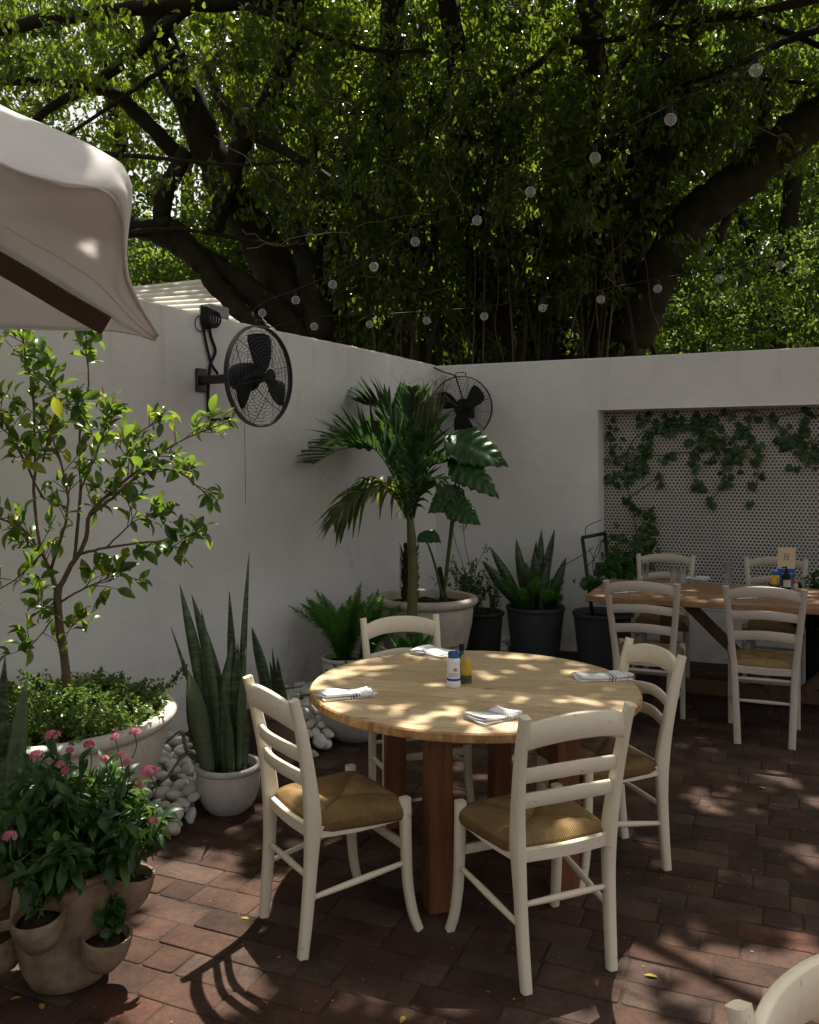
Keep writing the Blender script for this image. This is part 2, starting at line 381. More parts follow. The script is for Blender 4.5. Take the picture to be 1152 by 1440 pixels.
class MB:
    def __init__(s): s.v, s.f, s.n, s.r = [], [], 0, []
    def raw(s, verts, faces, rnd=None):
        verts = np.asarray(verts, float)
        s.v.append(verts); b = s.n
        for f in faces: s.f.append([b + i for i in f]); s.r.append(.5 if rnd is None else rnd)
        s.n += len(verts); return s
    def box(s, c, size, ax=None, bev=.0):
        """box with chamfered edges; ax = (x axis, y axis, z axis)"""
        c = np.asarray(c, float); h = np.asarray(size, float) / 2
        ax = [V(1, 0, 0), V(0, 1, 0), V(0, 0, 1)] if ax is None else [unit(a) for a in ax]
        b = min(bev, h.min() * .9)
        rings = []
        for z, ins in ((-h[2], b), (-h[2] + b, 0), (h[2] - b, 0), (h[2], b)) if b > 0 else ((-h[2], 0), (h[2], 0)):
            hx, hy = h[0] - ins, h[1] - ins
            cb = b * .8
            if b > 0: pts = [(-hx + cb, -hy), (hx - cb, -hy), (hx, -hy + cb), (hx, hy - cb), (hx - cb, hy), (-hx + cb, hy), (-hx, hy - cb), (-hx, -hy + cb)]
            else: pts = [(-hx, -hy), (hx, -hy), (hx, hy), (-hx, hy)]
            rings.append([c + ax[0] * x + ax[1] * y + ax[2] * z for x, y in pts])
        return s.loft(rings, True, True)
    def loft(s, rings, cap0=False, cap1=False, closed=True, rnd=None):
        n = len(rings[0]); vs = np.array([p for r in rings for p in r]); fs = []
        for i in range(len(rings) - 1):
            for j in range(n if closed else n - 1):
                a, b = i * n + j, i * n + (j + 1) % n
                fs.append([a, b, b + n, a + n])
        if cap0: fs.append(list(range(n))[::-1])
        if cap1: fs.append(list(range((len(rings) - 1) * n, len(rings) * n)))
        return s.raw(vs, fs, rnd)
    def tube(s, pts, r, n=8, cap=True, jit=0.):
        P = np.asarray(pts, float); R = np.broadcast_to(np.asarray(r, float), (len(P),))
        T = np.gradient(P, axis=0); rings = []
        u = np.cross(unit(T[0]), V(0, 0, 1) if abs(unit(T[0])[2]) < .9 else V(1, 0, 0)); u = unit(u)
        for p, t, rr in zip(P, T, R):
            t = unit(t); u = unit(u - t * np.dot(u, t)); w = np.cross(t, u)
            rj = rr * (1 + jit * (rng.random(n) - .5)) if jit else [rr] * n
            rings.append([p + (u * math.cos(a) + w * math.sin(a)) * q for a, q in zip(np.linspace(0, 2 * math.pi, n, endpoint=False), rj)])
        return s.loft(rings, cap, cap)
    def bar(s, pts, w, t, side, ch=.25):
        """rectangular section swept along pts: w along side, t across."""
        P = np.asarray(pts, float); n = len(P)
        w = np.broadcast_to(np.asarray(w, float), (n,)); t = np.broadcast_to(np.asarray(t, float), (n,))
        T = np.gradient(P, axis=0); rings = []
        for p, tt, a, b in zip(P, T, w, t):
            tt = unit(tt); sd = unit(side - tt * np.dot(side, tt)); nn = np.cross(tt, sd)
            a, b = a / 2, b / 2; c = min(a, b) * ch
            rings.append([p + sd * x + nn * y for x, y in ((-a + c, -b), (a - c, -b), (a, -b + c), (a, b - c), (a - c, b), (-a + c, b), (-a, b - c), (-a, -b + c))])
        return s.loft(rings, True, True)
    def lathe(s, prof, c=(0, 0, 0), n=40, axis=None, wob=0., cap=True):
        c = np.asarray(c, float)
        if axis is None: u, w, a = V(1, 0, 0), V(0, 1, 0), V(0, 0, 1)
        else:
            a = unit(axis); u = unit(np.cross(a, V(0, 0, 1) if abs(a[2]) < .9 else V(1, 0, 0))); w = np.cross(a, u)
        ang = np.linspace(0, 2 * math.pi, n, endpoint=False)
        ph = rng.random(3) * 6.28
        wf = [1 + wob * (math.sin(2 * q + ph[0]) + .6 * math.sin(3 * q + ph[1]) + .4 * math.sin(5 * q + ph[2])) for q in ang]
        rings = [[c + (u * math.cos(q) + w * math.sin(q)) * r * f + a * z for q, f in zip(ang, wf)] for r, z in prof]
        return s.loft(rings, cap, cap)
    def grid(s, G, rnd=None):
        G = np.asarray(G, float); n, m = G.shape[:2]
        fs = [[i * m + j, i * m + j + 1, (i + 1) * m + j + 1, (i + 1) * m + j] for i in range(n - 1) for j in range(m - 1)]
        return s.raw(G.reshape(-1, 3), fs, rnd)
    def build(s, name, mat, parent=None, sm=True, auto=None, bevel=0., solid=0., sub=0):
        vs = np.vstack(s.v)
        org = np.array(parent.location) if parent is not None else np.zeros(3)
        me = bpy.data.meshes.new(name)
        me.from_pydata((vs - org).tolist(), [], s.f)
        at_ = me.attributes.new('rnd', 'FLOAT', 'FACE'); at_.data.foreach_set('value', np.array(s.r, np.float32))
        me.materials.append(mat)
        return finish(name, me, parent, sm, auto, bevel, solid, sub)

def finish(name, me, parent=None, sm=True, auto=None, bevel=0., solid=0., sub=0):
    if sm: me.polygons.foreach_set('use_smooth', [True] * len(me.polygons))
    if auto is not None and sm:
        me.set_sharp_from_angle(angle=math.radians(auto))
    o = bpy.data.objects.new(name, me); COL.objects.link(o)
    if parent is not None: o.parent = parent
    if bevel:
        b = o.modifiers.new('b', 'BEVEL'); b.width = bevel; b.segments = 2; b.limit_method = 'ANGLE'; b.angle_limit = math.radians(40)
    if solid:
        b = o.modifiers.new('s', 'SOLIDIFY'); b.thickness = solid; b.offset = 0
    if sub:
        b = o.modifiers.new('u', 'SUBSURF'); b.levels = sub; b.render_levels = sub
    return o

def empty(name, loc, label=None, cat=None, group=None):
    o = bpy.data.objects.new(name, None); COL.objects.link(o); o.location = Vector(tuple(float(x) for x in loc)); o.empty_display_size = .1
    return tag(o, label, cat, group)

def tag(o, label=None, cat=None, group=None, kind=None):
    if label: o['label'] = label
    if cat: o['category'] = cat
    if group: o['group'] = group
    if kind: o['kind'] = kind
    return o

def copy_tree(o, parent=None):
    c = o.copy(); COL.objects.link(c)
    if parent is not None: c.parent = parent
    for ch in list(o.children): copy_tree(ch, c)
    return c

# ------------------------------------------------------------------ leaf batches
def template(kind):
    if kind == 'simple':
        v = V(0, 0, 0, -.5, .34, .10, -.36, .7, .04, 0, 1, -.10, .36, .7, .04, .5, .34, .10).reshape(6, 3)
        return v, [[0, 3, 2, 1], [0, 5, 4, 3]]
    if kind == 'fine':
        vs, fs = [], []; T = [0, .14, .34, .55, .76, .92, 1.]
        W = [.04, .30, .48, .5, .36, .15, .01]
        for t, w in zip(T, W):
            z = .16 * math.sin(t * 2.2) - .16 * t * t
            vs += [(-w, t, z + .22 * w), (0, t, z), (w, t, z + .22 * w)]
        for i in range(6):
            a = i * 3; fs += [[a, a + 1, a + 4, a + 3], [a + 1, a + 2, a + 5, a + 4]]
        return np.array(vs), fs
    if kind == 'ivy':
        P = [(0, 0), (.28, -.14), (.5, .12), (.34, .34), (.36, .62), (.12, .62), (0, 1)]
        vs = [(0, .3, .05)] + [(x, y, -.10 * abs(x) * 2 - .1 * y) for x, y in P] + [(-x, y, -.10 * abs(x) * 2 - .1 * y) for x, y in P[1:-1][::-1]]
        n = len(vs) - 1
        return np.array(vs), [[0, 1 + i, 1 + (i + 1) % n] for i in range(n)]
    if kind == 'needle':
        return V(0, 0, 0, -.5, .4, 0, 0, 1, 0, .5, .4, 0).reshape(4, 3), [[0, 3, 2, 1]]

def leaf_mesh(name, mat, pos, dr, up, ln, wd, kind='simple', parent=None, rnd=None, sm=False):
    pos = np.asarray(pos, float); N = len(pos)
    tv, tf = template(kind)
    Y = dr / np.maximum(np.linalg.norm(dr, axis=1, keepdims=True), 1e-9)
    X = np.cross(Y, up); X /= np.maximum(np.linalg.norm(X, axis=1, keepdims=True), 1e-6)
    Z = np.cross(X, Y)
    ln = np.broadcast_to(ln, (N,)); wd = np.broadcast_to(wd, (N,))
    k = len(tv)
    vs = (pos[:, None] + X[:, None] * (tv[None, :, 0:1] * wd[:, None, None]) + Y[:, None] * (tv[None, :, 1:2] * ln[:, None, None])
          + Z[:, None] * (tv[None, :, 2:3] * ln[:, None, None]))
    vs = vs.reshape(-1, 3)
    if parent is not None: vs = vs - np.array(parent.location)
    me = bpy.data.meshes.new(name)
    sizes = np.array([len(f) for f in tf]); flat = np.array([i for f in tf for i in f])
    nf = len(tf)
    me.vertices.add(N * k); me.vertices.foreach_set('co', vs.astype(np.float32).ravel())
    loops = (np.arange(N)[:, None] * k + flat[None]).ravel()
    me.loops.add(len(loops)); me.loops.foreach_set('vertex_index', loops.astype(np.int32))
    me.polygons.add(N * nf)
    st = np.concatenate([[0], np.cumsum(np.tile(sizes, N))[:-1]])
    me.polygons.foreach_set('loop_start', st.astype(np.int32))
    me.update(calc_edges=True); me.validate()
    if rnd is None: rnd = rng.random(N)
    a = me.attributes.new('rnd', 'FLOAT', 'FACE'); a.data.foreach_set('value', np.repeat(rnd, nf).astype(np.float32))
    me.materials.append(mat)
    return finish(name, me, parent, sm)

def rand_dirs(n, zb=0.):
    d = rng.normal(size=(n, 3)); d[:, 2] += zb
    return d / np.linalg.norm(d, axis=1, keepdims=True)

# ------------------------------------------------------------------ world, sun, camera
w = bpy.data.worlds.new('World'); scene.world = w; w.use_nodes = True
nt = w.node_tree; nt.nodes.clear()
sky = nt.nodes.new('ShaderNodeTexSky'); sky.sky_type = 'NISHITA'; sky.sun_disc = False
sky.sun_elevation = math.asin(SUN[2]); sky.sun_rotation = math.atan2(SUN[0], SUN[1])
sky.dust_density = 4.0; sky.ozone_density = .6; sky.air_density = 1.0
hs = nt.nodes.new('ShaderNodeHueSaturation'); hs.inputs['Saturation'].default_value = .30
bg = nt.nodes.new('ShaderNodeBackground'); bg.inputs[1].default_value = .10
ow = nt.nodes.new('ShaderNodeOutputWorld')
nt.links.new(sky.outputs[0], hs.inputs['Color']); nt.links.new(mixc(nt, 1., hs.outputs[0], (1.0, .948, .88), 'MULTIPLY'), bg.inputs[0]); nt.links.new(bg.outputs[0], ow.inputs[0])
sl = bpy.data.lights.new('sun', 'SUN'); sl.energy = 5.0; sl.angle = math.radians(.53); sl.color = (1, .93, .82)
so = bpy.data.objects.new('sun', sl); COL.objects.link(so)
so.rotation_euler = Vector(SUN).to_track_quat('Z', 'Y').to_euler(); so.location = (5, 16, 14)
cam = bpy.data.cameras.new('camera'); co_ = bpy.data.objects.new('camera', cam); COL.objects.link(co_)
cam.sensor_fit = 'VERTICAL'; cam.sensor_height = 36; cam.sensor_width = 36; cam.lens = F / 1440 * 36
cam.shift_y = -(720 - HY) / 1440
cam.clip_end = 1000; cam.clip_start = .05
co_.location = (0, 0, EYE); co_.rotation_euler = (math.pi / 2, 0, 0); scene.camera = co_
scene.view_settings.view_transform = 'Standard'; scene.view_settings.look = 'None'
scene.view_settings.exposure = 1.07; scene.view_settings.gamma = 1
scene.cycles.max_bounces = 8; scene.cycles.transparent_max_bounces = 8; scene.cycles.use_denoising = True
scene.cycles.sample_clamp_indirect = 6

# ------------------------------------------------------------------ ground
g = MB(); g.raw([(-150, -150, -.0032), (150, -150, -.0032), (150, 150, -.0032), (-150, 150, -.0032)], [[0, 1, 2, 3]])
tag(g.build('ground', M['joint'], sm=False), 'dark sandy ground that shows in the joints between the bricks', 'ground', kind='structure')

def paving():
    vs, fs, rn = [], [], []
    e1, e2 = UR[:2], V(.3907, .9205)
    W = .136; gap = .0026; row = 0
    for v in np.arange(-1.5, 11.5, W):
        u = -7.5 + rng.random() * .26
        while u < 6.5:
            L = (.272 if rng.random() < .62 else .136)
            c = e1 * (u + L / 2) + e2 * (v + W / 2)
            if -4.2 < c[0] < 5.5 and -1.2 < c[1] < 9.5 and (V(c[0], c[1], 0) - C0) @ NL > -.3 and (V(c[0], c[1], 0) - C0) @ NR > -.4:
                z0 = rng.normal(0, .0013); tx, ty = rng.normal(0, .006, 2); yaw = rng.normal(0, .009)
                a, b = L / 2 - gap / 2, W / 2 - gap / 2
                a -= abs(rng.normal(0, .0016)); b -= abs(rng.normal(0, .0016))
                cs, sn = math.cos(yaw), math.sin(yaw); base = len(vs)
                for hx, hy, z in ((a, b, -.025), (a, b, -.0035), (a - .0012, b - .0012, -.0009), (a - .005, b - .005, 0.)):
                    ccut = .009
                    for x, y in ((-hx + ccut, -hy), (hx - ccut, -hy), (hx, -hy + ccut), (hx, hy - ccut), (hx - ccut, hy), (-hx + ccut, hy), (-hx, hy - ccut), (-hx, -hy + ccut)):
                        xr, yr = x * cs - y * sn, x * sn + y * cs
                        p = c + e1 * xr + e2 * yr
                        vs.append((p[0], p[1], z + z0 + tx * x + ty * y + (rng.normal(0, .0006) if z > -.02 else 0)))
                r = rng.random()
                for k in range(3):
                    for j in range(8):
                        q, q2 = base + k * 8 + j, base + k * 8 + (j + 1) % 8
                        fs.append([q, q2, q2 + 8, q + 8]); rn.append(r)
                fs.append([base + 24 + j for j in range(8)]); rn.append(r)
            u += L
    m = MB(); m.v = [np.array(vs)]; m.f = fs; m.r = rn; m.n = len(vs)
    o = m.build('brick_paving', M['paver'], sm=True)
    tag(o, 'worn red brown brick paving of the courtyard floor', 'paving', kind='structure')
paving()

# ------------------------------------------------------------------ walls
def wall_point(U, s, z, off, N): return C0 + U * s + N * off + V(0, 0, z)

# wall with the tiled recess
S = [-.25, 1.575, 5.9, 8.5]; Z = [-.05, .455, 2.18, WALL_H]; DEP = .25; TH = .48
wr = empty('garden_wall', C0 + UR * 2, 'white plastered courtyard wall with a tiled recess behind the long table', 'wall')
wr['kind'] = 'thing'
m = MB(); vs = []
def wp(s, z, off): return C0 + UR * s + NR * off + V(0, 0, z)
idx = {}
def gi(i, j, off):
    k = (i, j, off)
    if k not in idx: idx[k] = len(vs); vs.append(wp(S[i], Z[j], off))
    return idx[k]
fs = []
for i in range(3):
    for j in range(3):
        if (i, j) != (1, 1): fs.append([gi(i, j, 0), gi(i + 1, j, 0), gi(i + 1, j + 1, 0), gi(i, j + 1, 0)])
for (a, b) in (((1, 1), (2, 1)), ((2, 1), (2, 2)), ((2, 2), (1, 2)), ((1, 2), (1, 1))):
    fs.append([gi(*a, 0), gi(*a, -DEP), gi(*b, -DEP), gi(*b, 0)])
fs.append([gi(1, 1, -DEP), gi(1, 2, -DEP), gi(2, 2, -DEP), gi(2, 1, -DEP)][::-1])
for i in range(3):
    fs.append([gi(i, 3, 0), gi(i + 1, 3, 0), gi(i + 1, 3, -TH), gi(i, 3, -TH)])
    fs.append([gi(i, 0, -TH), gi(i, 3, -TH), gi(i + 1, 3, -TH), gi(i + 1, 0, -TH)])
for i in (0, 3):
    for j in range(3): pass
fs.append([gi(0, j, 0) for j in range(4)] + [gi(0, 3, -TH), gi(0, 0, -TH)])
fs.append([gi(3, j, 0) for j in range(3, -1, -1)] + [gi(3, 0, -TH), gi(3, 3, -TH)])
m.raw(vs, fs); m.build('wall_body', M['stucco'], wr, sm=True, auto=35, bevel=.011)
# tile panel, 5 mm proud of the recess back, with its own uv in metres
m = MB(); m.box(wp((S[1] + S[2]) / 2, (Z[1] + Z[2]) / 2, -DEP + .006), (S[2] - S[1] - .012, .012, Z[2] - Z[1] - .012), (UR, NR, V(0, 0, 1)))
tp = m.build('tile_panel', M['penny'], wr, sm=False)
uvl = tp.data.uv_layers.new(name='UVMap')
for lp in tp.data.loops:
    p = np.array(tp.data.vertices[lp.vertex_index].co) + np.array(wr.location) - C0
    uvl.data[lp.index].uv = (p @ UR, p[2])

# plain wall, slightly wavy top with chipped edge
wl = empty('garden_wall', C0 + UL * 3, 'plain white plastered wall carrying the side fan, dirty along its top edge', 'wall')
wl['kind'] = 'thing'
m = MB(); rings = []
ss = np.linspace(-.15, 10, 220)
for s in ss:
    wv = .004 * math.sin(s * 3.1) + .003 * math.sin(s * 7.7 + 1)
    ch = abs(rng.normal(0, .0045))
    zt = WALL_H + .012 + .006 * math.sin(s * 1.7)
    prof = [(wv, -.05), (wv, .6), (wv * .6, 1.4), (wv, 2.2), (wv, zt - .03), (-.006, zt - .009 - ch), (-.022, zt - ch * .4), (-.10, zt + .004), (-.19, zt - ch * .5), (-.21, zt - .03), (-.21, -.05)]
    rings.append([C0 + UL * s + NL * o + V(0, 0, z) for o, z in prof])
m.loft(rings, True, True, True); m.build('wall_body', M['stucco'], wl, sm=True, auto=50)

# ------------------------------------------------------------------ neighbour's shed with ribbed roof
A = at(150, 428, 8.2); B = at(372, 462, 9.2)
hb = empty('neighbouring_shed', (-3.6, 11.6, 0), 'low outbuilding with a pale ribbed metal roof behind the plain wall', 'building')
BL, BR_, TL, TR_ = at(20, 480, 10.3), at(420, 480, 11.4), at(20, 420, 12.0), at(330, 388, 13.2)
m = MB(); rows = []; nrib = 13
nr_ = unit(np.cross(BR_ - BL, TL - BL))
for i in range(nrib * 8 + 1):
    v = i / (nrib * 8); h = .03 * math.sin(i / 8 * 2 * math.pi)
    a_, b_ = BL + (TL - BL) * v, BR_ + (TR_ - BR_) * v
    rows.append([a_ + (b_ - a_) * u + nr_ * h for u in np.linspace(0, 1, 6)])
m.grid(rows); m.build('roof', M['roof_metal'], hb, solid=.004)
cor = [BL * .97 + TR_ * .03, BR_ * .97 + TL * .03, TR_ * .97 + BL * .03, TL * .97 + BR_ * .03]
m = MB(); m.loft([[V(p[0], p[1], 0) for p in cor], [p - V(0, 0, .09) for p in cor]], True, True)
m.build('wall', M['house_wall'], hb, sm=False)

# ------------------------------------------------------------------ chairs
def yat(pts, z):
    for a, b in zip(pts, pts[1:]):
        if min(a[2], b[2]) <= z <= max(a[2], b[2]):
            t = (z - a[2]) / (b[2] - a[2]); return a + (b - a) * t
    return pts[-1]

def rush_seat(root, zf, wf, wr_, yf, yr, name='seat'):
    m = MB(); n = 30; G = []
    us = np.concatenate([[-1.0], np.linspace(-.985, .985, n), [1.0]])
    def P(u, v, z):
        y = yr + (yf - yr) * (v + 1) / 2; hw = (wr_ + (wf - wr_) * (v + 1) / 2)
        cut = 1 - .05 * max(0, abs(u) * abs(v) - .72) * 3
        return (u * hw * cut, y * 1 + (0), z)
    top = []
    for v in us:
        row = []
        for u in us:
            e = max(abs(u), abs(v)); edge = max(0, (e - .72) / .28)
            crease = math.exp(-((abs(u) - abs(v)) / .10) ** 2)
            z = zf + .017 * math.sin(min(1, e / .6) * math.pi / 2) - .028 * edge ** 2.4 - .008 * crease * (1 - edge * .5) - .002 * (1 - e)
            z += .0025 * math.sin(u * 3 + v * 2)
            row.append(P(u, v, z))
        top.append(row)
    m.grid(top)
    # side skirt and underside
    ring = [top[0][j] for j in range(len(us))] + [top[i][-1] for i in range(1, len(us))] + [top[-1][j] for j in range(len(us) - 2, -1, -1)] + [top[i][0] for i in range(len(us) - 2, 0, -1)]
    ring = np.array(ring); c = ring.mean(axis=0)
    r2 = ring.copy(); r2[:, 2] -= .022; r2[:, :2] = c[:2] + (r2[:, :2] - c[:2]) * 1.012
    r3 = ring.copy(); r3[:, 2] -= .04; r3[:, :2] = c[:2] + (r3[:, :2] - c[:2]) * .97
    m.loft([ring, r2, r3], False, True)
    return m.build(name, M['rush'], root)

def make_chair(kind):
    X, Zx = V(1, 0, 0), V(0, 0, 1)
    if kind == 'round':
        mat = M['cream_paint']; H = .885; SZ = .455
        post = smooth([(.163, -.228, 0), (.167, -.212, .16), (.171, -.200, .34), (.177, -.198, .47), (.186, -.218, .62), (.194, -.248, .77), (.198, -.278, .885)], 7)
        pw, ptk = np.interp(post[:, 2], [0, .46, .885], [.032, .034, .030]), np.interp(post[:, 2], [0, .3, .46, .6, .885], [.034, .042, .058, .046, .032])
        front = smooth([(.200, .158, .475), (.202, .160, .34), (.205, .166, .18), (.212, .182, .07), (.220, .204, 0)], 6)
        fw = np.interp(front[:, 2], [0, .45], [.030, .037])
        crest, ch, bow = (.812, .836), .074, .034
        slats = [(.690, .045), (.605, .045)]; sth = .015
    else:
        mat = M['chalk_paint']; H = .95; SZ = .475
        post = smooth([(.150, -.245, 0), (.158, -.222, .2), (.168, -.198, .42), (.180, -.205, .55), (.200, -.245, .76), (.216, -.295, .95)], 6)
        pw, ptk = np.interp(post[:, 2], [0, .95], [.042, .036]), np.interp(post[:, 2], [0, .46, .95], [.036, .04, .03])
        front = smooth([(.198, .185, .50), (.198, .186, .3), (.199, .19, .12), (.2, .195, 0)], 5)
        fw = np.interp(front[:, 2], [0, .5], [.032, .037])
        crest, ch, bow = (.895, .92), .058, .028
        slats = [(.775, .052), (.650, .054)]; sth = .014
    root = empty('dining_chair', (0, 0, 0))
    zr = SZ - .035; fy = .16 if kind == 'round' else .19
    rush_seat(root, SZ, *((.219, .187, .184, -.182) if kind == 'round' else (.216, .187, .212, -.182)))
    m = MB()
    def rail(a, b, w_, t_, side, bowv=(0, 0, 0)):
        a, b, bw = V(*a), V(*b), V(*bowv)
        pts = smooth([a, (a + b) / 2 + bw, b], 5); return pts, w_, t_, side
    for args in (rail((-.19, fy, zr), (.19, fy, zr), .042, .02, Zx, (0, 0, -.006)), rail((-.176, -.198, zr), (.176, -.198, zr), .042, .02, Zx, (0, -.006, -.004)),
                 rail((-.197, fy - .01, zr), (-.174, -.19, zr), .042, .02, Zx, (0, 0, -.008)), rail((.197, fy - .01, zr), (.174, -.19, zr), .042, .02, Zx, (0, 0, -.008))):
        m.bar(*args)
    m.build('seat_frame', mat, root, sm=True, auto=40)
    mir = V(-1, 1, 1)
    for sgn in (1, -1):
        q = post if sgn > 0 else post * mir
        MB().bar(q, pw, ptk, X, .32).build('back_post', mat, root, auto=50)
        q = front if sgn > 0 else front * mir
        MB().bar(q, fw, fw, X, .32).build('front_leg', mat, root, auto=50)
    # crest rail, arched and bowed
    p0 = yat(post, crest[0]); hw = p0[0] - .004
    pts = smooth([(-hw, p0[1], crest[0]), (-hw * .55, p0[1] - bow * .75, crest[0] + (crest[1] - crest[0]) * .75), (0, p0[1] - bow, crest[1]),
                  (hw * .55, p0[1] - bow * .75, crest[0] + (crest[1] - crest[0]) * .75), (hw, p0[1], crest[0])], 5)
    t = np.linspace(-1, 1, len(pts))
    cw = ch * (1 + .12 * (1 - t ** 2)) if kind == 'round' else ch * (1 + .08 * (1 - t ** 2))
    pts[:, 2] += .007 * (1 - t ** 2)
    MB().bar(pts, cw, .021, Zx, .3).build('crest_rail', mat, root, auto=50)
    for z, h in slats:
        p = yat(post, z); hw = p[0] - .006
        pts = smooth([(-hw, p[1], z - .006), (0, p[1] - bow * 1.05, z + .01), (hw, p[1], z - .006)], 8)
        MB().bar(pts, h, sth, Zx, .3).build('slat', mat, root, auto=50)
    fr, bk = lambda z: yat(front, z), lambda z: yat(post, z)
    rods = []
    if kind == 'round':
        for sg in (1, -1):
            a, b = fr(.245).copy(), bk(.195).copy(); a[0] *= sg; b[0] *= sg; rods.append((a, b))
        a = bk(.265).copy(); b = a * mir; rods.append((a, b)); bz = .30
    else:
        for sg in (1, -1):
            for z in (.18, .34):
                a, b = fr(z).copy(), bk(z).copy(); a[0] *= sg; b[0] *= sg; rods.append((a, b))
        for z in (.255, .385):
            a = bk(z).copy(); rods.append((a, a * mir))
        bz = .29
    for a, b in rods:
        pts = [a + (b - a) * q for q in np.linspace(0, 1, 9)]
        MB().tube(pts, [.0085, .0095, .0105, .0115, .012, .0115, .0105, .0095, .0085], 10).build('stretcher', mat, root)
    a = fr(bz).copy(); b = a * mir
    MB().bar([a, (a + b) / 2, b], .034, .014, Zx, .3).build('front_stretcher', mat, root, auto=50)
    return root

def place(o, x, y, hx, hy, rear=.245):
    """the middle of the two rear feet at x, y; the chair faces hx, hy"""
    h = unit(V(hx, hy)); o.location = (x + h[0] * rear, y + h[1] * rear, 0)
    o.rotation_euler = (0, 0, math.atan2(-h[0], h[1]))

R0 = make_chair('round')
G1 = 'cream rush seated chairs around the round table'
spots = [
    (-.449, 3.065, .345, .223, 'cream rush seated chair beside the potted snake plant, turned side on to the round table'),
    (.518, 2.80, -.169, .39, 'cream rush seated chair with its slatted back towards us before the round table'),
    (1.012, 3.735, -.95, -.30, 'cream rush seated chair between the round table and the long table'),
    (-.035, 4.47, .30, -.92, 'cream chair pushed in behind the round table, only its crest above the tabletop'),
    (.665, 1.30, .52, -.85, 'cream chair cut by the lower corner of the picture, only its curved crest rail showing'),
]
for i, (x, y, hx, hy, lab) in enumerate(spots):
    c = R0 if i == 0 else copy_tree(R0)
    place(c, x, y, hx, hy, .228); tag(c, lab, 'chair', G1)
R1 = make_chair('ladder')
G2 = 'chalky ladder back chairs at the long table'
spots = [
    (1.455, 5.42, .39, .92, 'chalky ladder back chair at the long table nearer the black trellis, back towards us'),
    (2.115, 5.17, .37, .93, 'chalky ladder back chair fully in view at the long table, standing clear on the bricks'),
    (2.08, 7.06, -.36, -.93, 'chalky chair on the wall side of the long table next to the climbing vine'),
    (2.86, 6.78, -.42, -.91, 'chalky chair on the wall side of the long table behind the menu card'),
]
for i, (x, y, hx, hy, lab) in enumerate(spots):
    c = R1 if i == 0 else copy_tree(R1)
    place(c, x, y, hx, hy); tag(c, lab, 'chair', G2)

# ------------------------------------------------------------------ round table
TC = V(.272, 3.68, 0); TR = .69; TZ = .74
rt = empty('round_table', TC, 'round pale wooden table with square brown legs set for four', 'table')
rt.rotation_euler = (0, 0, 0)
prof = [(TR - .004, TZ - .038), (TR, TZ - .034), (TR + .001, TZ - .02), (TR, TZ - .006), (TR - .005, TZ)]
m = MB(); m.lathe([(.02, TZ - .038)] + prof[:1], TC, 128); m2 = MB()
m2.lathe([(TR - .012, TZ - .002)] + [(TR - .006, TZ)], TC, 128)
mt = MB(); mt.lathe([(TR - .012, TZ - .03), (TR - .006, TZ - .0015), (TR - .016, TZ)], TC, 128)
mt.build('tabletop', M['pale_wood'], rt, auto=40)
me_ = MB(); me_.lathe([(TR - .03, TZ - .0375), (TR - .004, TZ - .038), (TR + .001, TZ - .034), (TR + .002, TZ - .02), (TR + .001, TZ - .007), (TR - .0052, TZ - .0016), (TR - .03, TZ - .004)], TC, 128)
me_.build('table_edge', M['edge_wood'], rt, auto=40)
ea, eb = unit(V(.957, .29, 0)), unit(V(-.24, .97, 0))
for x, y in ((.106, 3.262), (-.07, 4.02), (.43, 4.14), (.605, 3.40)):
    m = MB(); m.box((x, y, .35), (.094, .094, .70), (ea, eb, V(0, 0, 1)), .005)
    m.build('leg', M['leg_wood'], rt, auto=30)
for y0, pa, pb in ((0, (.106, 3.262), (-.07, 4.02)), (0, (.605, 3.40), (.43, 4.14))):
    a, b = V(*pa, .655), V(*pb, .655); d = unit(b - a)
    m = MB(); m.bar([a + d * .047, b - d * .047], .09, .035, V(0, 0, 1), .1); m.build('apron', M['leg_wood'], rt, auto=30)
for y0, pa, pb in ((0, (.106, 3.262), (.605, 3.40)), (0, (-.07, 4.02), (.43, 4.14))):
    a, b = V(*pa, .655), V(*pb, .655); d = unit(b - a)
    m = MB(); m.bar([a + d * .047, b - d * .047], .09, .035, V(0, 0, 1), .1); m.build('apron', M['leg_wood'], rt, auto=30)

# ------------------------------------------------------------------ long table
LZ = .78
TD = unit(V(.92, -.39, 0)); TW = unit(V(.39, .92, 0))
P0 = at(822, 837, (EYE - LZ) * F / (837 - HY)); P0[2] = 0
LL, LW = 2.6, .96
lt = empty('long_table', P0 + TD * LL / 2 + TW * LW / 2, 'long warm brown plank table on crossed legs in front of the tiled recess', 'table')
cen = P0 + TD * LL / 2 + TW * LW / 2
for i in range(5):
    m = MB(); wd = LW / 5
    m.box(P0 + TD * (LL / 2 + rng.normal(0, .003)) + TW * (wd * (i + .5)) + V(0, 0, LZ - .021 + rng.normal(0, .0007)), (LL, wd - .003, .042), (TD, TW, V(0, 0, 1)), .004)
    m.build('plank', M['warm_wood'], lt, auto=30)
mid = P0 + TW * LW / 2; UPZ = V(0, 0, 1)
for s in (.50, 2.10):
    b = mid + TD * s
    m = MB(); m.bar([b + UPZ * .09, b + UPZ * (LZ - .09)], .12, .09, TW, .08); m.build('leg', M['dark_wood'], lt, auto=30)
    m = MB(); m.bar([b - TW * .38 + UPZ * .045, b + TW * .38 + UPZ * .045], .09, .10, UPZ, .1); m.build('foot', M['dark_wood'], lt, auto=30)
    m = MB(); m.bar([b - TW * .40 + UPZ * (LZ - .066), b + TW * .40 + UPZ * (LZ - .066)], .048, .10, UPZ, .1); m.build('crosspiece', M['dark_wood'], lt, auto=30)
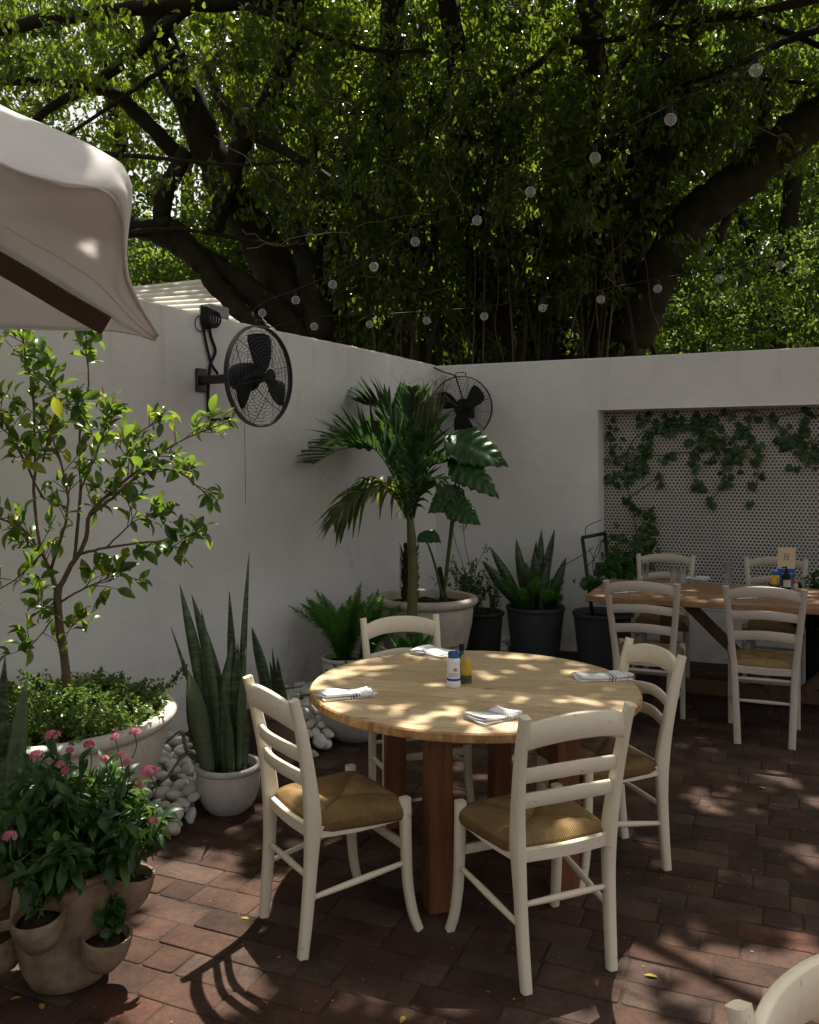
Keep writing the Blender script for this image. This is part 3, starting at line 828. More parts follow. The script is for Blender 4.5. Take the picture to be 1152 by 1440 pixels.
for s0, s1 in ((.60, 1.20), (2.0, 1.40)):
    a_ = mid + TD * s0 + UPZ * (LZ - .05); c_ = mid + TD * s1 + UPZ * .14
    m = MB(); m.bar([a_, c_], .085, .07, TW, .08); m.build('brace', M['dark_wood'], lt, auto=30)
m = MB(); m.bar([mid + TD * .56 + UPZ * .11, mid + TD * 2.04 + UPZ * .11], .09, .06, UPZ, .08); m.build('stretcher', M['dark_wood'], lt, auto=30)

# ------------------------------------------------------------------ napkins
def napkin(p, yaw, L, Wd, lab, group, mat='napkin', k=0):
    """folded cloth: an S-folded sheet; p its middle on the table"""
    root_loc = V(*p)
    prof = []; nl = 4; th = .0055
    for i in range(nl):
        xs = np.linspace(-1, 1, 9) * (1 - .03 * i)
        if i % 2: xs = xs[::-1]
        for x in xs:
            prof.append((x * Wd / 2 + .002 * i, .002 + th * i + .0012 * math.sin(x * 3 + i + k) + (.004 * (i / nl) * max(0, x) ** 2)))
        if i < nl - 1:
            sg = 1 if i % 2 == 0 else -1
            prof.append((sg * (Wd / 2 + .0025), .002 + th * (i + .5)))
    prof = np.array(prof); n = 15; G = []; uv = []
    cs, sn = math.cos(yaw), math.sin(yaw)
    for j in range(n):
        t = j / (n - 1); y = (t - .5) * L
        row = []
        for q, (x, z) in enumerate(prof):
            lay = q / len(prof)
            zz = z * (1 + .25 * math.sin(t * 5 + k)) + .0010 * math.sin(t * 9 + x * 40 + k) * lay * 2
            xx = x + .003 * math.sin(t * 4 + lay * 3 + k) + .003 * math.sin(t * 11 + lay * 7)
            yy = y * (1 - .03 * lay) + .008 * math.sin(x / Wd * 4 + lay * 5 + k)
            row.append((p[0] + xx * cs - yy * sn, p[1] + xx * sn + yy * cs, p[2] + max(.0025, zz)))
        G.append(row)
    m = MB(); m.grid(G)
    o = m.build('napkin', M[mat], None, solid=.003)
    me = o.data; off = root_loc
    for v in me.vertices: v.co = Vector((v.co.x - off[0], v.co.y - off[1], v.co.z - off[2]))
    o.location = Vector(tuple(off))
    uvl = me.uv_layers.new(name='UVMap'); mcols = len(prof)
    for lp in me.loops:
        i, j = divmod(lp.vertex_index, mcols); uvl.data[lp.index].uv = (i / (n - 1), j / (mcols - 1))
    tag(o, lab, 'napkin', group)
    return o
GN = 'folded napkins on the round table'
nap_at = [on_z(488, 979, TZ), on_z(691, 1010, TZ), on_z(847, 954, TZ), on_z(609, 920, TZ)]
napkin(nap_at[0], -1.22, .215, .105, 'white napkin with faint blue stripes at the snake plant side of the round table', GN, k=1)
napkin(nap_at[1], -.95, .17, .125, 'white napkin with crisp navy stripes lying by the front edge of the round table', GN, k=2)
napkin(nap_at[2], -1.45, .235, .115, 'white napkin by the chair on the long table side of the round table', GN, k=3)
napkin(nap_at[3], 1.0, .19, .13, 'white napkin in front of the tucked in chair at the back of the round table', GN, k=4)
GF = 'napkins on the long table'
napkin(on_z(874, 833, LZ), -1.15, .21, .09, 'white napkin in front of the ladder back chair nearer the trellis', GF, k=5)
napkin(on_z(1049, 841, LZ), -1.2, .22, .06, 'white napkin on the long table before the chair standing clear on the bricks', GF, k=6)
napkin(on_z(978, 815, LZ), .9, .2, .1, 'white napkin on the far edge of the long table beside two glasses', GF, k=7)

# ------------------------------------------------------------------ things on the tables
def bottle_root(name, p, lab, cat, group=None): return empty(name, p, lab, cat, group)
p = on_z(638, 966, TZ)
b = bottle_root('sweetener_bottle', p, 'white plastic shaker bottle with a blue cap on the round table', 'bottle')
m = MB(); m.lathe([(.024, .0), (.028, .003), (.0295, .012), (.0285, .026), (.0275, .03), (.0275, .098), (.0285, .104), (.028, .115), (.023, .122), (.021, .126)], p, 40); m.build('body', M['white_plastic'], b, auto=60)
m = MB(); m.lathe([(.0225, .123), (.0235, .126), (.0238, .143), (.022, .147)], p, 40); m.build('cap', M['blue_plastic'], b, auto=50)
def wrap(p, r, z0, z1, a0, a1, mat, root, name, th=.0007, n=20):
    an = np.linspace(a0, a1, n); G = []
    for rr in (r, r + th): G.append([[p + V(math.cos(q) * rr, math.sin(q) * rr, z) for q in an] for z in (z0, z1)])
    m = MB(); m.loft([G[0][0], G[0][1], G[1][1], G[1][0], G[0][0]], closed=False); return m.build(name, mat, root, auto=40)
f0 = -math.pi / 2
wrap(p, .0277, .030, .040, f0 - 1.5, f0 + 1.4, M['blue_print'], b, 'label_band')
wrap(p, .0277, .076, .083, f0 - .1, f0 + .5, M['red_print'], b, 'label_mark')
wrap(p, .0277, .069, .0745, f0 - .05, f0 + .6, M['grey_print'], b, 'label_line')
for z in (.060, .054, .047):
    wrap(p, .0277, z, z + .0028, f0 - .9, f0 + .75, M['grey_print'], b, 'label_line')
p = on_z(656, 962, TZ) + V(0, .012, 0)
b = bottle_root('pepper_tin', p, 'yellow spice tin with a dark patterned foot beside the white shaker', 'tin')
m = MB(); m.lathe([(.021, 0), (.023, .002), (.023, .112), (.0215, .115)], p, 36); m.build('body', M['yellow_print'], b, auto=50)
wrap(p, .0232, .004, .038, 0, 6.283, M['green_print'], b, 'label_band', n=40)
m = MB(); m.lathe([(.0205, .1145), (.0205, .118), (.019, .119)], p, 30); m.build('lid', M['grey_box'], b, auto=50)
p = on_z(650, 958, TZ) + V(0, .035, 0)
b = bottle_root('oil_bottle', p, 'small dark glass bottle standing behind the shaker on the round table', 'bottle')
m = MB(); m.lathe([(.019, 0), (.021, .003), (.021, .085), (.018, .1), (.0095, .112), (.009, .13)], p, 30); m.build('body', M['dark_glass'], b, auto=60)
m = MB(); m.lathe([(.011, .126), (.0115, .128), (.0115, .15), (.01, .152)], p, 24); m.build('cap', M['black_plastic'], b, auto=50)

def glass(p, h, r, lab):
    m = MB(); m.lathe([(r * .8, .0), (r * .84, .002), (r * .9, h * .5), (r, h), (r * .96, h), (r * .86, h * .5), (r * .78, .012), (.001, .011)], V(*p), 28)
    o = m.build('drinking_glass', M['glass'], None, auto=60)
    tag(o, lab, 'glass', 'drinking glasses on the long table')
    for v in o.data.vertices: v.co -= Vector(tuple(p))
    o.location = Vector(tuple(p))
glass(on_z(948, 820, LZ), .115, .034, 'short clear glass at the far edge of the long table, one of a pair')
glass(on_z(961, 821, LZ), .11, .033, 'clear glass touching the napkin on the far edge of the long table')
glass(on_z(1024, 819, LZ), .15, .034, 'tall clear glass standing alone behind the chair that stands clear on the bricks')
glass(on_z(907, 812, LZ), .14, .034, 'clear glass in front of the chair next to the climbing vine')

p = on_z(1090, 827, LZ)
b = empty('mustard_bottle', p, 'yellow labelled squat bottle with a blue cap on the long table', 'bottle')
m = MB(); m.lathe([(.03, 0), (.033, .004), (.033, .075), (.028, .09), (.02, .1)], p, 30); m.build('body', M['yellow_print'], b, auto=50)
wrap(p, .0333, .012, .03, 0, 6.283, M['green_print'], b, 'label_band', n=40)
m = MB(); m.lathe([(.022, .098), (.0225, .1), (.0225, .125), (.02, .128)], p, 30); m.build('cap', M['blue_plastic'], b, auto=50)
p = on_z(1106, 829, LZ)
b = empty('pump_bottle', p, 'dark pump bottle with a silver label on the long table', 'bottle')
m = MB(); m.lathe([(.026, 0), (.029, .004), (.029, .1), (.022, .118), (.013, .124), (.013, .14)], p, 30); m.build('body', M['black_plastic'], b, auto=50)
wrap(p, .0293, .02, .072, f0 - 1.2, f0 + 1.2, M['silver_print'], b, 'label')
m = MB(); m.tube([p + V(0, 0, .138), p + V(0, 0, .165)], .006, 10); m.tube([p + V(0, 0, .163), p + V(-.035, -.01, .16)], .0055, 8); m.build('pump', M['black_plastic'], b)
p = on_z(1119, 829, LZ) + V(0, .01, 0)
b = empty('sauce_jar', p, 'little red lidded sauce jar beside the pump bottle', 'jar')
m = MB(); m.lathe([(.018, 0), (.02, .003), (.02, .04), (.017, .048)], p, 24); m.build('body', M['silver_print'], b, auto=50)
m = MB(); m.lathe([(.0195, .045), (.02, .047), (.02, .06), (.018, .062)], p, 24); m.build('lid', M['red_print'], b, auto=50)
p = on_z(1110, 825, LZ) + V(.0, .06, 0)
b = empty('menu_card', p, 'tan and blue menu card standing behind the bottles on the long table', 'menu')
tx = unit(V(1, -.2, 0)); ty = unit(V(.2, 1, .12)); tz = unit(np.cross(tx, ty))
m = MB(); m.box(p + tz * .145, (.125, .004, .29), (tx, ty, tz), .001); m.build('card', M['card'], b, auto=30)
m = MB(); m.box(p + tz * .065 - ty * .004, (.122, .004, .13), (tx, ty, tz), .001); m.build('blue_panel', M['blue_card'], b, auto=30)
for k_ in range(4):
    m = MB(); m.box(p + tz * (.095 - .02 * k_) - ty * .0072 + tx * .01, (.075 - .012 * (k_ % 2), .0016, .006), (tx, ty, tz)); m.build('print_line', M['silver_print'], b, sm=False)
for a_, c_ in (((-.014, .205), (-.014, .235)), ((-.014, .235), (.012, .207)), ((.012, .205), (.012, .237)), ((-.02, .242), (.02, .242)), ((-.02, .198), (.02, .198))):
    m = MB(); m.bar([p + tx * a_[0] + tz * a_[1] - ty * .0035, p + tx * c_[0] + tz * c_[1] - ty * .0035], .003, .0015, tx + tz * .3, .1); m.build('emblem_stroke', M['ink'], b, sm=False)

# ------------------------------------------------------------------ wall fans
def wall_fan(base, axis, L, R, lab, tilt=0., spin=0.):
    """base: point on the wall; axis: out of the wall; L: from wall to the middle of the guard"""
    root = empty('wall_fan', base, lab, 'fan', 'black wall fans')
    ax = unit(axis); up = V(0, 0, 1); sd = unit(np.cross(up, ax))
    ft = unit(ax + up * tilt); fu = unit(np.cross(ft, sd))
    c = base + ax * L
    m = MB(); m.box(base + ax * .012, (.09, .024, .15), (sd, ax, up), .006); m.build('wall_plate', M['black_metal'], root, auto=40)
    m = MB(); m.bar([base + ax * .02, base + ax * (L - .13)], .055, .05, up, .3); m.build('arm', M['black_metal'], root, auto=40)
    m = MB(); m.lathe([(.05, -.21), (.078, -.19), (.088, -.15), (.088, -.07), (.07, -.045), (.03, -.03)], c, 32, ft); m.build('motor', M['black_plastic'], root, auto=50)
    # guard: two shallow wire domes and a flat rim band
    m = MB()
    def ring(r, z, wr_): 
        an = np.linspace(0, 2 * math.pi, 57)
        m.tube([c + (sd * math.cos(q) + fu * math.sin(q)) * r + ft * z for q in an], wr_, 5, False)
    dome = lambda r, s: s * (.085 * (1 - (r / R) ** 2.4))
    for s in (1, -1):
        for r in np.linspace(.06, R * .975, 13): ring(r, dome(r, s), .0013)
        for k in range(18 if s > 0 else 10):
            q = 2 * math.pi * k / (18 if s > 0 else 10)
            m.tube([c + (sd * math.cos(q + .22 * (r / R) * s) + fu * math.sin(q + .22 * (r / R) * s)) * r + ft * dome(r, s) for r in np.linspace(.05, R, 8)], .0010, 4, False)
        for k in range(6):
            q = 2 * math.pi * k / 6 + .3
            m.tube([c + (sd * math.cos(q) + fu * math.sin(q)) * r + ft * (dome(r, s) + s * .002) for r in np.linspace(.05, R, 8)], .0022, 6, False)
    m.build('guard', M['black_metal'], root, auto=70)
    m = MB(); m.lathe([(R - .002, -.016), (R + .006, -.016), (R + .006, .016), (R - .002, .016), (R - .002, -.016)], c, 72, ft, cap=False); m.build('rim', M['black_metal'], root, auto=50)
    m = MB(); m.lathe([(.001, .09), (.042, .089), (.045, .084), (.04, .078), (.001, .078)], c, 32, ft); m.build('badge', M['black_plastic'], root, auto=50)
    m = MB(); m.lathe([(.001, .034), (.03, .03), (.04, .01), (.04, -.03)], c, 24, ft); m.build('hub', M['black_plastic'], root, auto=50)
    for k in range(3):
        q0 = spin + 2 * math.pi * k / 3; G = []
        for t in np.linspace(0, 1, 9):
            r = .03 + (R * .86 - .03) * t; row = []
            half = .85 * (.20 + .42 * math.sin(min(1, t * 1.25) * math.pi * .62)) * (1 if t < .9 else .82)
            wd = half * (.09 + .10 * t) / max(r, .06)
            for u in np.linspace(-1, 1, 7):
                q = q0 + u * wd + .25 * t
                row.append(c + (sd * math.cos(q) + fu * math.sin(q)) * r + ft * (-u * .03 * (1 - .4 * t) + .008))
            G.append(row)
        m = MB(); m.grid(G); m.build('blade', M['black_plastic'], root, solid=.004)
    hp = c + fu * (R + .004)
    m = MB(); m.tube(smooth([hp - sd * .045, hp - sd * .04 + fu * .03, hp + sd * .04 + fu * .03, hp + sd * .045], 6), .0045, 7); m.build('handle', M['black_metal'], root)
    return root, c, sd, ft

def wall_L(px):
    k = (px - 576) / F; t = (C0[0] - k * C0[1]) / (-UL[0] + k * UL[1]); return C0 + UL * t
def wall_R(px):
    k = (px - 576) / F; t = (k * C0[1] - C0[0]) / (UR[0] - k * UR[1]); return C0 + UR * t
def on_wall(f, px, py):
    p = f(px).copy(); p[2] = EYE - (py - HY) / F * p[1]; return p

fb = on_wall(wall_L, 281, 535)
fan1, fc1, fs1, ft1 = wall_fan(fb, NL, .49, .305, 'black caged wall fan on the plain side wall above the citrus branch', -.02, 1.45)
ch = fc1 + V(0, 0, -.30) - NL * .12
m = MB(); m.tube([ch + V(0, 0, .16), ch, ch + V(.004, 0, -.27), ch + V(.006, 0, -.48)], .0015, 5); m.build('pull_cord', M['cable'], fan1)
# loose cables dropping from the wall top to the fan and back up
wp1 = lambda px, py, o=.012: on_wall(wall_L, px, py) + NL * o
cb = empty('cable_bundle', wp1(285, 440), 'coiled black cables hanging from the wall top down to the side fan', 'cable')
m = MB()
m.tube(smooth([wp1(282, 430), wp1(283, 452), wp1(287, 478), wp1(292, 500), wp1(296, 513), wp1(303, 526, .02)], 6), .009, 7)
m.build('cord', M['cable'], cb)
m = MB(); m.tube(smooth([wp1(290, 434), wp1(294, 470), wp1(301, 494), wp1(294, 513), wp1(291, 545), wp1(291, 575), wp1(296, 590), wp1(318, 588, .03)], 6), .010, 7); m.build('cord', M['cable'], cb)
m = MB()
for k in range(5):
    cpx, cpy = 286 + k * 1.8, 447 + k * .8
    an = np.linspace(0, 2 * math.pi, 22)
    m.tube([wp1(cpx + math.cos(q) * (5 + k * .7), cpy + math.sin(q) * (15 - k), .018 + .008 * k + .006 * math.cos(q)) for q in an], .0075, 6, False)
m.build('coil', M['cable'], cb)
m = MB(); an = np.linspace(0, 2 * math.pi, 26)
m.tube([wp1(279 + math.cos(q) * 8, 455 + math.sin(q) * 11, .02) for q in an], .004, 5, False); m.build('wire_loop', M['cable'], cb)
jb = on_wall(wall_L, 316, 447); jb[2] = WALL_H + .05
bx = empty('junction_box', jb, 'flat grey junction box sitting on the wall top by the black cables', 'electrical box')
m = MB(); m.box(jb - NL * .09, (.19, .10, .085), (UL, NL, V(0, 0, 1)), .008); m.build('box', M['grey_box'], bx, auto=40)
m = MB(); m.box(jb - NL * .0385, (.17, .006, .065), (UL, NL, V(0, 0, 1)), .002); m.build('lid', M['grey_box'], bx, auto=40)

fb2 = on_wall(wall_R, 645, 577) 
ctr = at(645, 574, 7.95); base2 = ctr - NR * .35
s_ = (base2 - C0) @ NR; base2 = base2 - NR * s_
fan2, fc2, _, ft2 = wall_fan(base2, unit(NR + V(.10, 0, 0)), .35, .285, 'black caged wall fan in the wall corner half hidden by the palm', -.06, 0.45)
m = MB(); e = C0 + V(0, 0, WALL_H - .01) + NR * .02 + UR * (-.02)
m.tube(smooth([e, e * .6 + fc2 * .4 + V(0, 0, .10), fc2 + V(-.06, .05, .30), fc2 + V(-.02, .12, .22), fc2 - ft2 * .18], 6), .007, 6); m.build('cord', M['cable'], fan2)

# ------------------------------------------------------------------ string lights
def string_lights(pts, r, lab, ext0, ext1):
    P = [at(*p) for p in pts]
    root = empty('string_lights', P[0], lab, 'string lights', 'festoon strings across the courtyard')
    top = [p + V(0, 0, r * 2.4) for p in P]
    path = smooth([ext0] + top + [ext1], 6)
    # slight sag between bulbs
    m = MB(); m.tube(path, .0042, 5); m.build('cable', M['cable'], root)
    for p in P:
        m = MB(); m.lathe([(.001, r * 2.5), (.012, r * 2.45), (.013, r * 1.5), (.011, r * 1.0), (.001, r * .98)], p, 14); so_ = m.build('socket', M['black_plastic'], root, auto=50)
        a = np.linspace(.28, math.pi, 12)
        m = MB(); m.lathe([(max(.0005, r * math.sin(q)), r * math.cos(q)) for q in a], p, 20); bl = m.build('bulb', M['bulb'], root)
    return root
m_, nt_, out_ = new_mat('bulb_glass')
g_ = nd(nt_, 'ShaderNodeBsdfPrincipled', i_Roughness=.12); g_.inputs['Base Color'].default_value = (.75, .75, .74, 1); g_.inputs['IOR'].default_value = 1.5
t_ = nd(nt_, 'ShaderNodeBsdfTransparent'); lw = nd(nt_, 'ShaderNodeLayerWeight', i_Blend=.35)
rp = ramp(nt_, [(0, (.16, .16, .16)), (.5, (.28, .28, .28)), (1, (1, 1, 1))], lw.outputs['Facing'])
x_ = nd(nt_, 'ShaderNodeMixShader'); nt_.links.new(rp.outputs[0], x_.inputs[0]); nt_.links.new(t_.outputs[0], x_.inputs[1]); nt_.links.new(g_.outputs[0], x_.inputs[2]); nt_.links.new(x_.outputs[0], out_.inputs[0])
M['bulb'] = m_
s1 = [(1063, 99, 3.9), (943, 168, 4.2), (837, 222, 4.5), (746, 270, 4.8), (671, 310, 5.1), (584, 340, 5.35), (526, 375, 5.6), (468, 400, 5.8), (416, 422, 6.0), (369, 440, 6.15)]
string_lights(s1, .029, 'festoon string sloping down past the big leaning limb to the junction box', at(1230, -10, 3.5), at(338, 455, 6.15))
s2 = [(442, 459, 6.5), (520, 456, 6.45), (600, 451, 6.4), (681, 445, 6.3), (763, 433, 6.2), (845, 421, 6.1), (925, 406, 6.0), (1012, 392, 5.9), (1097, 373, 5.8)]
string_lights(s2, .029, 'festoon string running nearly level just above the tops of both walls', at(372, 462, 6.35), at(1240, 335, 5.6))

# ------------------------------------------------------------------ umbrella
K = at(219, 476, 2.15)
um = empty('patio_umbrella', (-2.1, .9, 0), 'off white canvas parasol with a dark wooden rib, its drooping corner over the wall', 'umbrella')
# canopy corner: grid between rib and flying edge; rows run from the hub end to the corner
def rowpts(lst, k=5):
    P = smooth([at(*p) for p in lst], 8); L = np.concatenate([[0], np.cumsum(np.linalg.norm(np.diff(P, axis=0), axis=1))])
    u = np.linspace(0, L[-1], 49); return np.stack([np.interp(u, L, P[:, i]) for i in range(3)], axis=1)
rib_line = [(-420, 110, 1.75), (-160, 268, 1.9), (0, 352, 2.0), (90, 405, 2.06), (150, 443, 2.10), (205, 474, 2.14), (219, 477, 2.15)]
mid1 = [(-420, 60, 1.62), (-160, 215, 1.74), (0, 300, 1.84), (90, 352, 1.9), (150, 398, 1.96), (192, 450, 2.09), (220, 476, 2.148)]
mid2 = [(-420, 0, 1.52), (-160, 160, 1.6), (0, 262, 1.68), (90, 300, 1.74), (146, 326, 1.8), (168, 415, 1.98), (221, 474, 2.145)]
edge = [(-420, -40, 1.46), (-160, 130, 1.5), (0, 234, 1.56), (85, 262, 1.6), (140, 281, 1.64), (168, 335, 1.80), (178, 405, 1.98), (221, 473, 2.143)]
hemA = [(-420, -50, 1.44), (-160, 122, 1.48), (0, 228, 1.53), (85, 256, 1.565), (146, 268, 1.60), (172, 310, 1.74), (179, 395, 1.95), (222, 472, 2.142)]
band = [(-420, -95, 1.50), (-160, 90, 1.54), (0, 196, 1.58), (85, 233, 1.61), (160, 255, 1.63), (180, 284, 1.73), (180, 388, 1.94), (222, 471, 2.141)]
topl = [(-420, -165, 1.66), (-160, 50, 1.68), (0, 149, 1.70), (85, 186, 1.70), (152, 219, 1.70), (183, 258, 1.74), (180, 384, 1.94), (222, 470, 2.142)]
back = [(-420, -150, 1.95), (-160, 66, 1.97), (0, 158, 1.95), (85, 194, 1.92), (150, 226, 1.88), (181, 270, 1.84), (178, 390, 1.97), (221, 471, 2.144)]
rows = [rowpts(r, 6) for r in (rib_line, mid1, mid2, edge, hemA, band, topl, back)]
G = np.array(rows); Gs = np.stack([smooth(G[:, j], 4) for j in range(G.shape[1])], axis=1)
ph = np.linspace(0, 1, Gs.shape[1])
for i in range(Gs.shape[0]):
    u = i / (Gs.shape[0] - 1)
    Gs[i, :, 2] += (.004 * np.sin(ph * 26 + u * 9) + .004 * np.sin(ph * 61 - u * 14) * (ph > .3) + .003 * np.sin(u * 40 + ph * 12)) * np.sin(np.pi * min(1, u * 1.3)) * (1 - ph ** 4)
SEAM = [Gs[i] for i in (3, 17)]
m = MB(); m.grid(Gs); m.build('flying_panel', M['canvas'], um, solid=.003)
for q in SEAM:
    m = MB(); m.tube(q, .0022, 5); m.build('seam', M['canvas'], um)
far = [(-420, 470, 3.1), (-160, 463, 2.75), (0, 461, 2.45), (90, 462, 2.30), (150, 463, 2.22), (196, 470, 2.17), (219, 478, 2.152)]
mid = [(-420, 290, 2.4), (-160, 372, 2.3), (0, 408, 2.2), (90, 432, 2.17), (150, 452, 2.15), (200, 472, 2.148), (219, 478, 2.151)]
G = np.array([rowpts(r, 6) for r in (rib_line, mid, far)]); Gs = np.stack([smooth(G[:, j], 5) for j in range(G.shape[1])], axis=1)
m = MB(); m.grid(Gs); m.build('far_panel', M['canvas'], um, solid=.003)
m = MB(); m.tube(rowpts(far, 6) + V(0, 0, -.002), .0035, 6); m.build('hem', M['canvas'], um)
m = MB(); m.tube(np.vstack([rowpts(hemA, 6)]) , .0035, 6); m.build('hem', M['canvas'], um)
rb = [at(*p) - V(0, -.004, .02) for p in [(-420, 118, 1.76), (-160, 272, 1.89), (0, 358, 1.985), (90, 412, 2.045), (149, 446, 2.085)]]
m = MB(); m.bar(smooth(rb, 4), .047, .02, V(.2, -.3, 1), .12); m.build('rib', M['umbrella_wood'], um, auto=40)
hubp = rb[0]
pole = V(hubp[0] - .05, hubp[1], 0)
m = MB(); m.lathe([(.045, hubp[2] - .12), (.06, hubp[2] - .1), (.06, hubp[2] + .06), (.03, hubp[2] + .1)], (pole[0], pole[1], 0), 24); m.build('hub', M['umbrella_wood'], um, auto=40)
m = MB(); m.tube([pole + V(0, 0, .03), pole + V(0, 0, hubp[2] + .05)], .027, 20); m.build('pole', M['umbrella_wood'], um)
m = MB(); m.lathe([(.02, 0), (.26, 0), (.27, .02), (.25, .06), (.06, .09), (.04, .2)], pole, 32); m.build('base', M['black_metal'], um, auto=40)
# the other two corners of the canopy, out of the picture
tophub = hubp + V(0, 0, .10)
cs_ = [at(-420, -150, 1.95), V(-2.7, .1, 1.95), V(-4.3, .7, 1.95), V(-4.1, 2.8, 1.95), at(-420, 470, 3.1)]
for a, b in zip(cs_, cs_[1:]):
    m = MB(); m.grid([[tophub + (q - tophub) * t for q in smooth([a, (a + b) / 2 + V(0, 0, .03), b], 4)] for t in np.linspace(.02, 1, 5)]); m.build('panel', M['canvas'], um, solid=.003)

# ------------------------------------------------------------------ pots and plants
def pot_prof(r, h, rb_, lip=.02, th=.022, bulge=0.):
    """outer wall up, rolled lip, inner wall down"""
    p = [(rb_ * .96, 0), (rb_, .006)]
    for t in np.linspace(.1, .9, 8):
        p.append((rb_ + (r - lip - rb_) * t ** (.6 if bulge else 1) + bulge * math.sin(t * math.pi), h * t * .97))
    p += [(r - lip, h - .034), (r - lip * .3, h - .031), (r, h - .022), (r + .001, h - .012), (r - .004, h - .003), (r - lip * .6, h), (r - lip - th * .6, h - .004), (r - lip - th, h - .02), (r - lip - th - .005, h - .07)]
    return p
def soil(root, c, r, z, nm='soil'):
    m = MB(); n = 28; rings = []
    for rr in np.linspace(.02, 1, 8):
        rings.append([V(c[0] + r * rr * math.cos(q), c[1] + r * rr * math.sin(q), z + rng.normal(0, .006) + .012 * (1 - rr)) for q in np.linspace(0, 6.283, n, endpoint=False)])
    m.loft(rings, True, False); return m.build(nm, M['soil'], root)
def make_pot(root, c, r, h, rb_, mat, lip=.02, th=.022, bulge=0., wob=.0, n=56, z0=0., name='pot'):
    m = MB(); m.lathe([(a, b + z0) for a, b in pot_prof(r, h, rb_, lip, th, bulge)], (c[0], c[1], 0), n, wob=wob)
    return m.build(name, M[mat], root, auto=50)

def sword(root, base, tip_dir, L, Wd, bend=.1, twist=0., face=None, mat='snake', name='leaf', rnd=None, fold=.35, droop=0.):
    base = np.asarray(base, float); d = unit(tip_dir); n = 14; G = []
    side0 = unit(np.cross(d, V(0, -1, 0) if face is None else face))
    bdir = unit(rng.normal(size=3) * V(1, 1, 0))
    for t in np.linspace(0, 1, n):
        p = base + d * L * t + bdir * bend * L * t * t + V(0, 0, -droop * L * t ** 2.2)
        w = Wd * (.55 + .45 * math.sin(min(1, t * 1.9) * math.pi / 2)) * (1 - max(0, (t - .5) / .5) ** 1.9) + .0012
        a = twist * t + .12 * math.sin(t * 7 + Wd * 300)
        s = side0 * math.cos(a) + np.cross(d, side0) * math.sin(a); nn = np.cross(d, s)
        G.append([p + s * (u * w / 2) + nn * (abs(u) ** 1.5 * w * fold * (1 - .6 * t)) for u in (-1, -.5, 0, .5, 1)])
    m = MB(); m.grid(G, rng.random() if rnd is None else rnd)
    return m.build(name, M[mat], root, solid=.004)

# snake plant in the pale round pot
c = V(-.882, 4.22, 0)
sp = empty('potted_snake_plant', c, 'tall snake plant in a pale round pot beside the white stones', 'potted plant')
make_pot(sp, c, .158, .225, .098, 'white_pot', .012, .014, .022)
soil(sp, c, .125, .185)
for (px, py, bx, wd, dy, r_) in ((263, 822, -.05, .062, .0, .3), (283, 855, -.01, .05, -.05, .5), (290, 835, .01, .066, .03, .2), (320, 830, .03, .052, .02, .1), (345, 778, .045, .034, .05, .2), (333, 900, .05, .06, -.03, .25),
                       (258, 934, -.075, .10, -.085, 1.), (300, 905, .0, .075, -.07, .35), (283, 890, -.04, .07, -.02, .3), (352, 905, .055, .05, -.05, .9), (252, 880, -.085, .02, .04, .3), (310, 960, .03, .06, -.09, .6), (270, 990, -.09, .05, -.02, .4), (343, 975, .08, .05, -.04, .3)):
    tip = at(px, py, c[1] + dy * 1.3); b_ = V(c[0] + bx, c[1] + dy, .18); d_ = tip - b_
    sword(sp, b_, d_, np.linalg.norm(d_), wd * 1.0, rng.normal(0, .08), rng.normal(0, .7), rnd=r_)
for (px, py, d0) in ((232, 1046, 4.3), (212, 1110, 4.1)):
    tip = at(px, py, d0); pts = smooth([V(c[0] - .10, c[1], .19), V(c[0] - .2, c[1] + .01, .27), tip + V(.08, 0, .06), tip], 5)
    m = MB(); m.bar(pts, np.linspace(.03, .012, len(pts)), .006, V(0, 1, .3), .2); m.build('leaf', M['snake'], sp)

# brown pot behind it
c = V(-.735, 4.86, 0)
sp = empty('potted_snake_plant', c, 'short snake plant in a brown tapered pot tucked behind the cream chair', 'potted plant')
make_pot(sp, c, .135, .31, .085, 'brown_pot', .012, .015); soil(sp, c, .105, .275)
for (px, py, bx, wd) in ((357, 882, -.04, .066), (384, 912, 0, .022), (388, 925, .03, .034), (378, 930, .01, .03), (366, 940, -.02, .05), (342, 950, -.07, .03), (395, 950, .05, .03)):
    tip = at(px, py, c[1] + rng.normal(0, .05)); b_ = V(c[0] + bx, c[1], .26); d_ = tip - b_
    sword(sp, b_, d_, np.linalg.norm(d_), wd, rng.normal(0, .03), rng.normal(0, .4), rnd=.2)
pts = smooth([V(c[0] + .05, c[1], .28), at(398, 972, 4.85), at(424, 965, 4.8)], 6)
m = MB(); m.bar(pts, np.linspace(.03, .01, len(pts)), .005, V(0, 1, .4), .2); m.build('leaf', M['palm_stem'], sp)

# snake plant cut by the picture edge, in front of the bowl planter
c = V(-1.62, 3.28, 0)
sp = empty('potted_snake_plant', c, 'snake plant with mottled leaves rising behind the pink flowers, cut by the picture edge', 'potted plant')
make_pot(sp, c, .15, .24, .1, 'terracotta', .012, .015); soil(sp, c, .12, .2)
for (px, py, bx, wd, r_) in ((12, 922, .02, .07, .1), (36, 955, .08, .075, .9), (-10, 900, -.03, .07, .3), (8, 985, .06, .07, .5), (-25, 930, -.06, .06, .3), (20, 1040, .09, .05, .5)):
    tip = at(px, py, c[1] - .05); b_ = V(c[0] + bx, c[1] - .03, .2); d_ = tip - b_
    sword(sp, b_, d_, np.linalg.norm(d_), wd, rng.normal(0, .02), rng.normal(0, .5), rnd=r_)

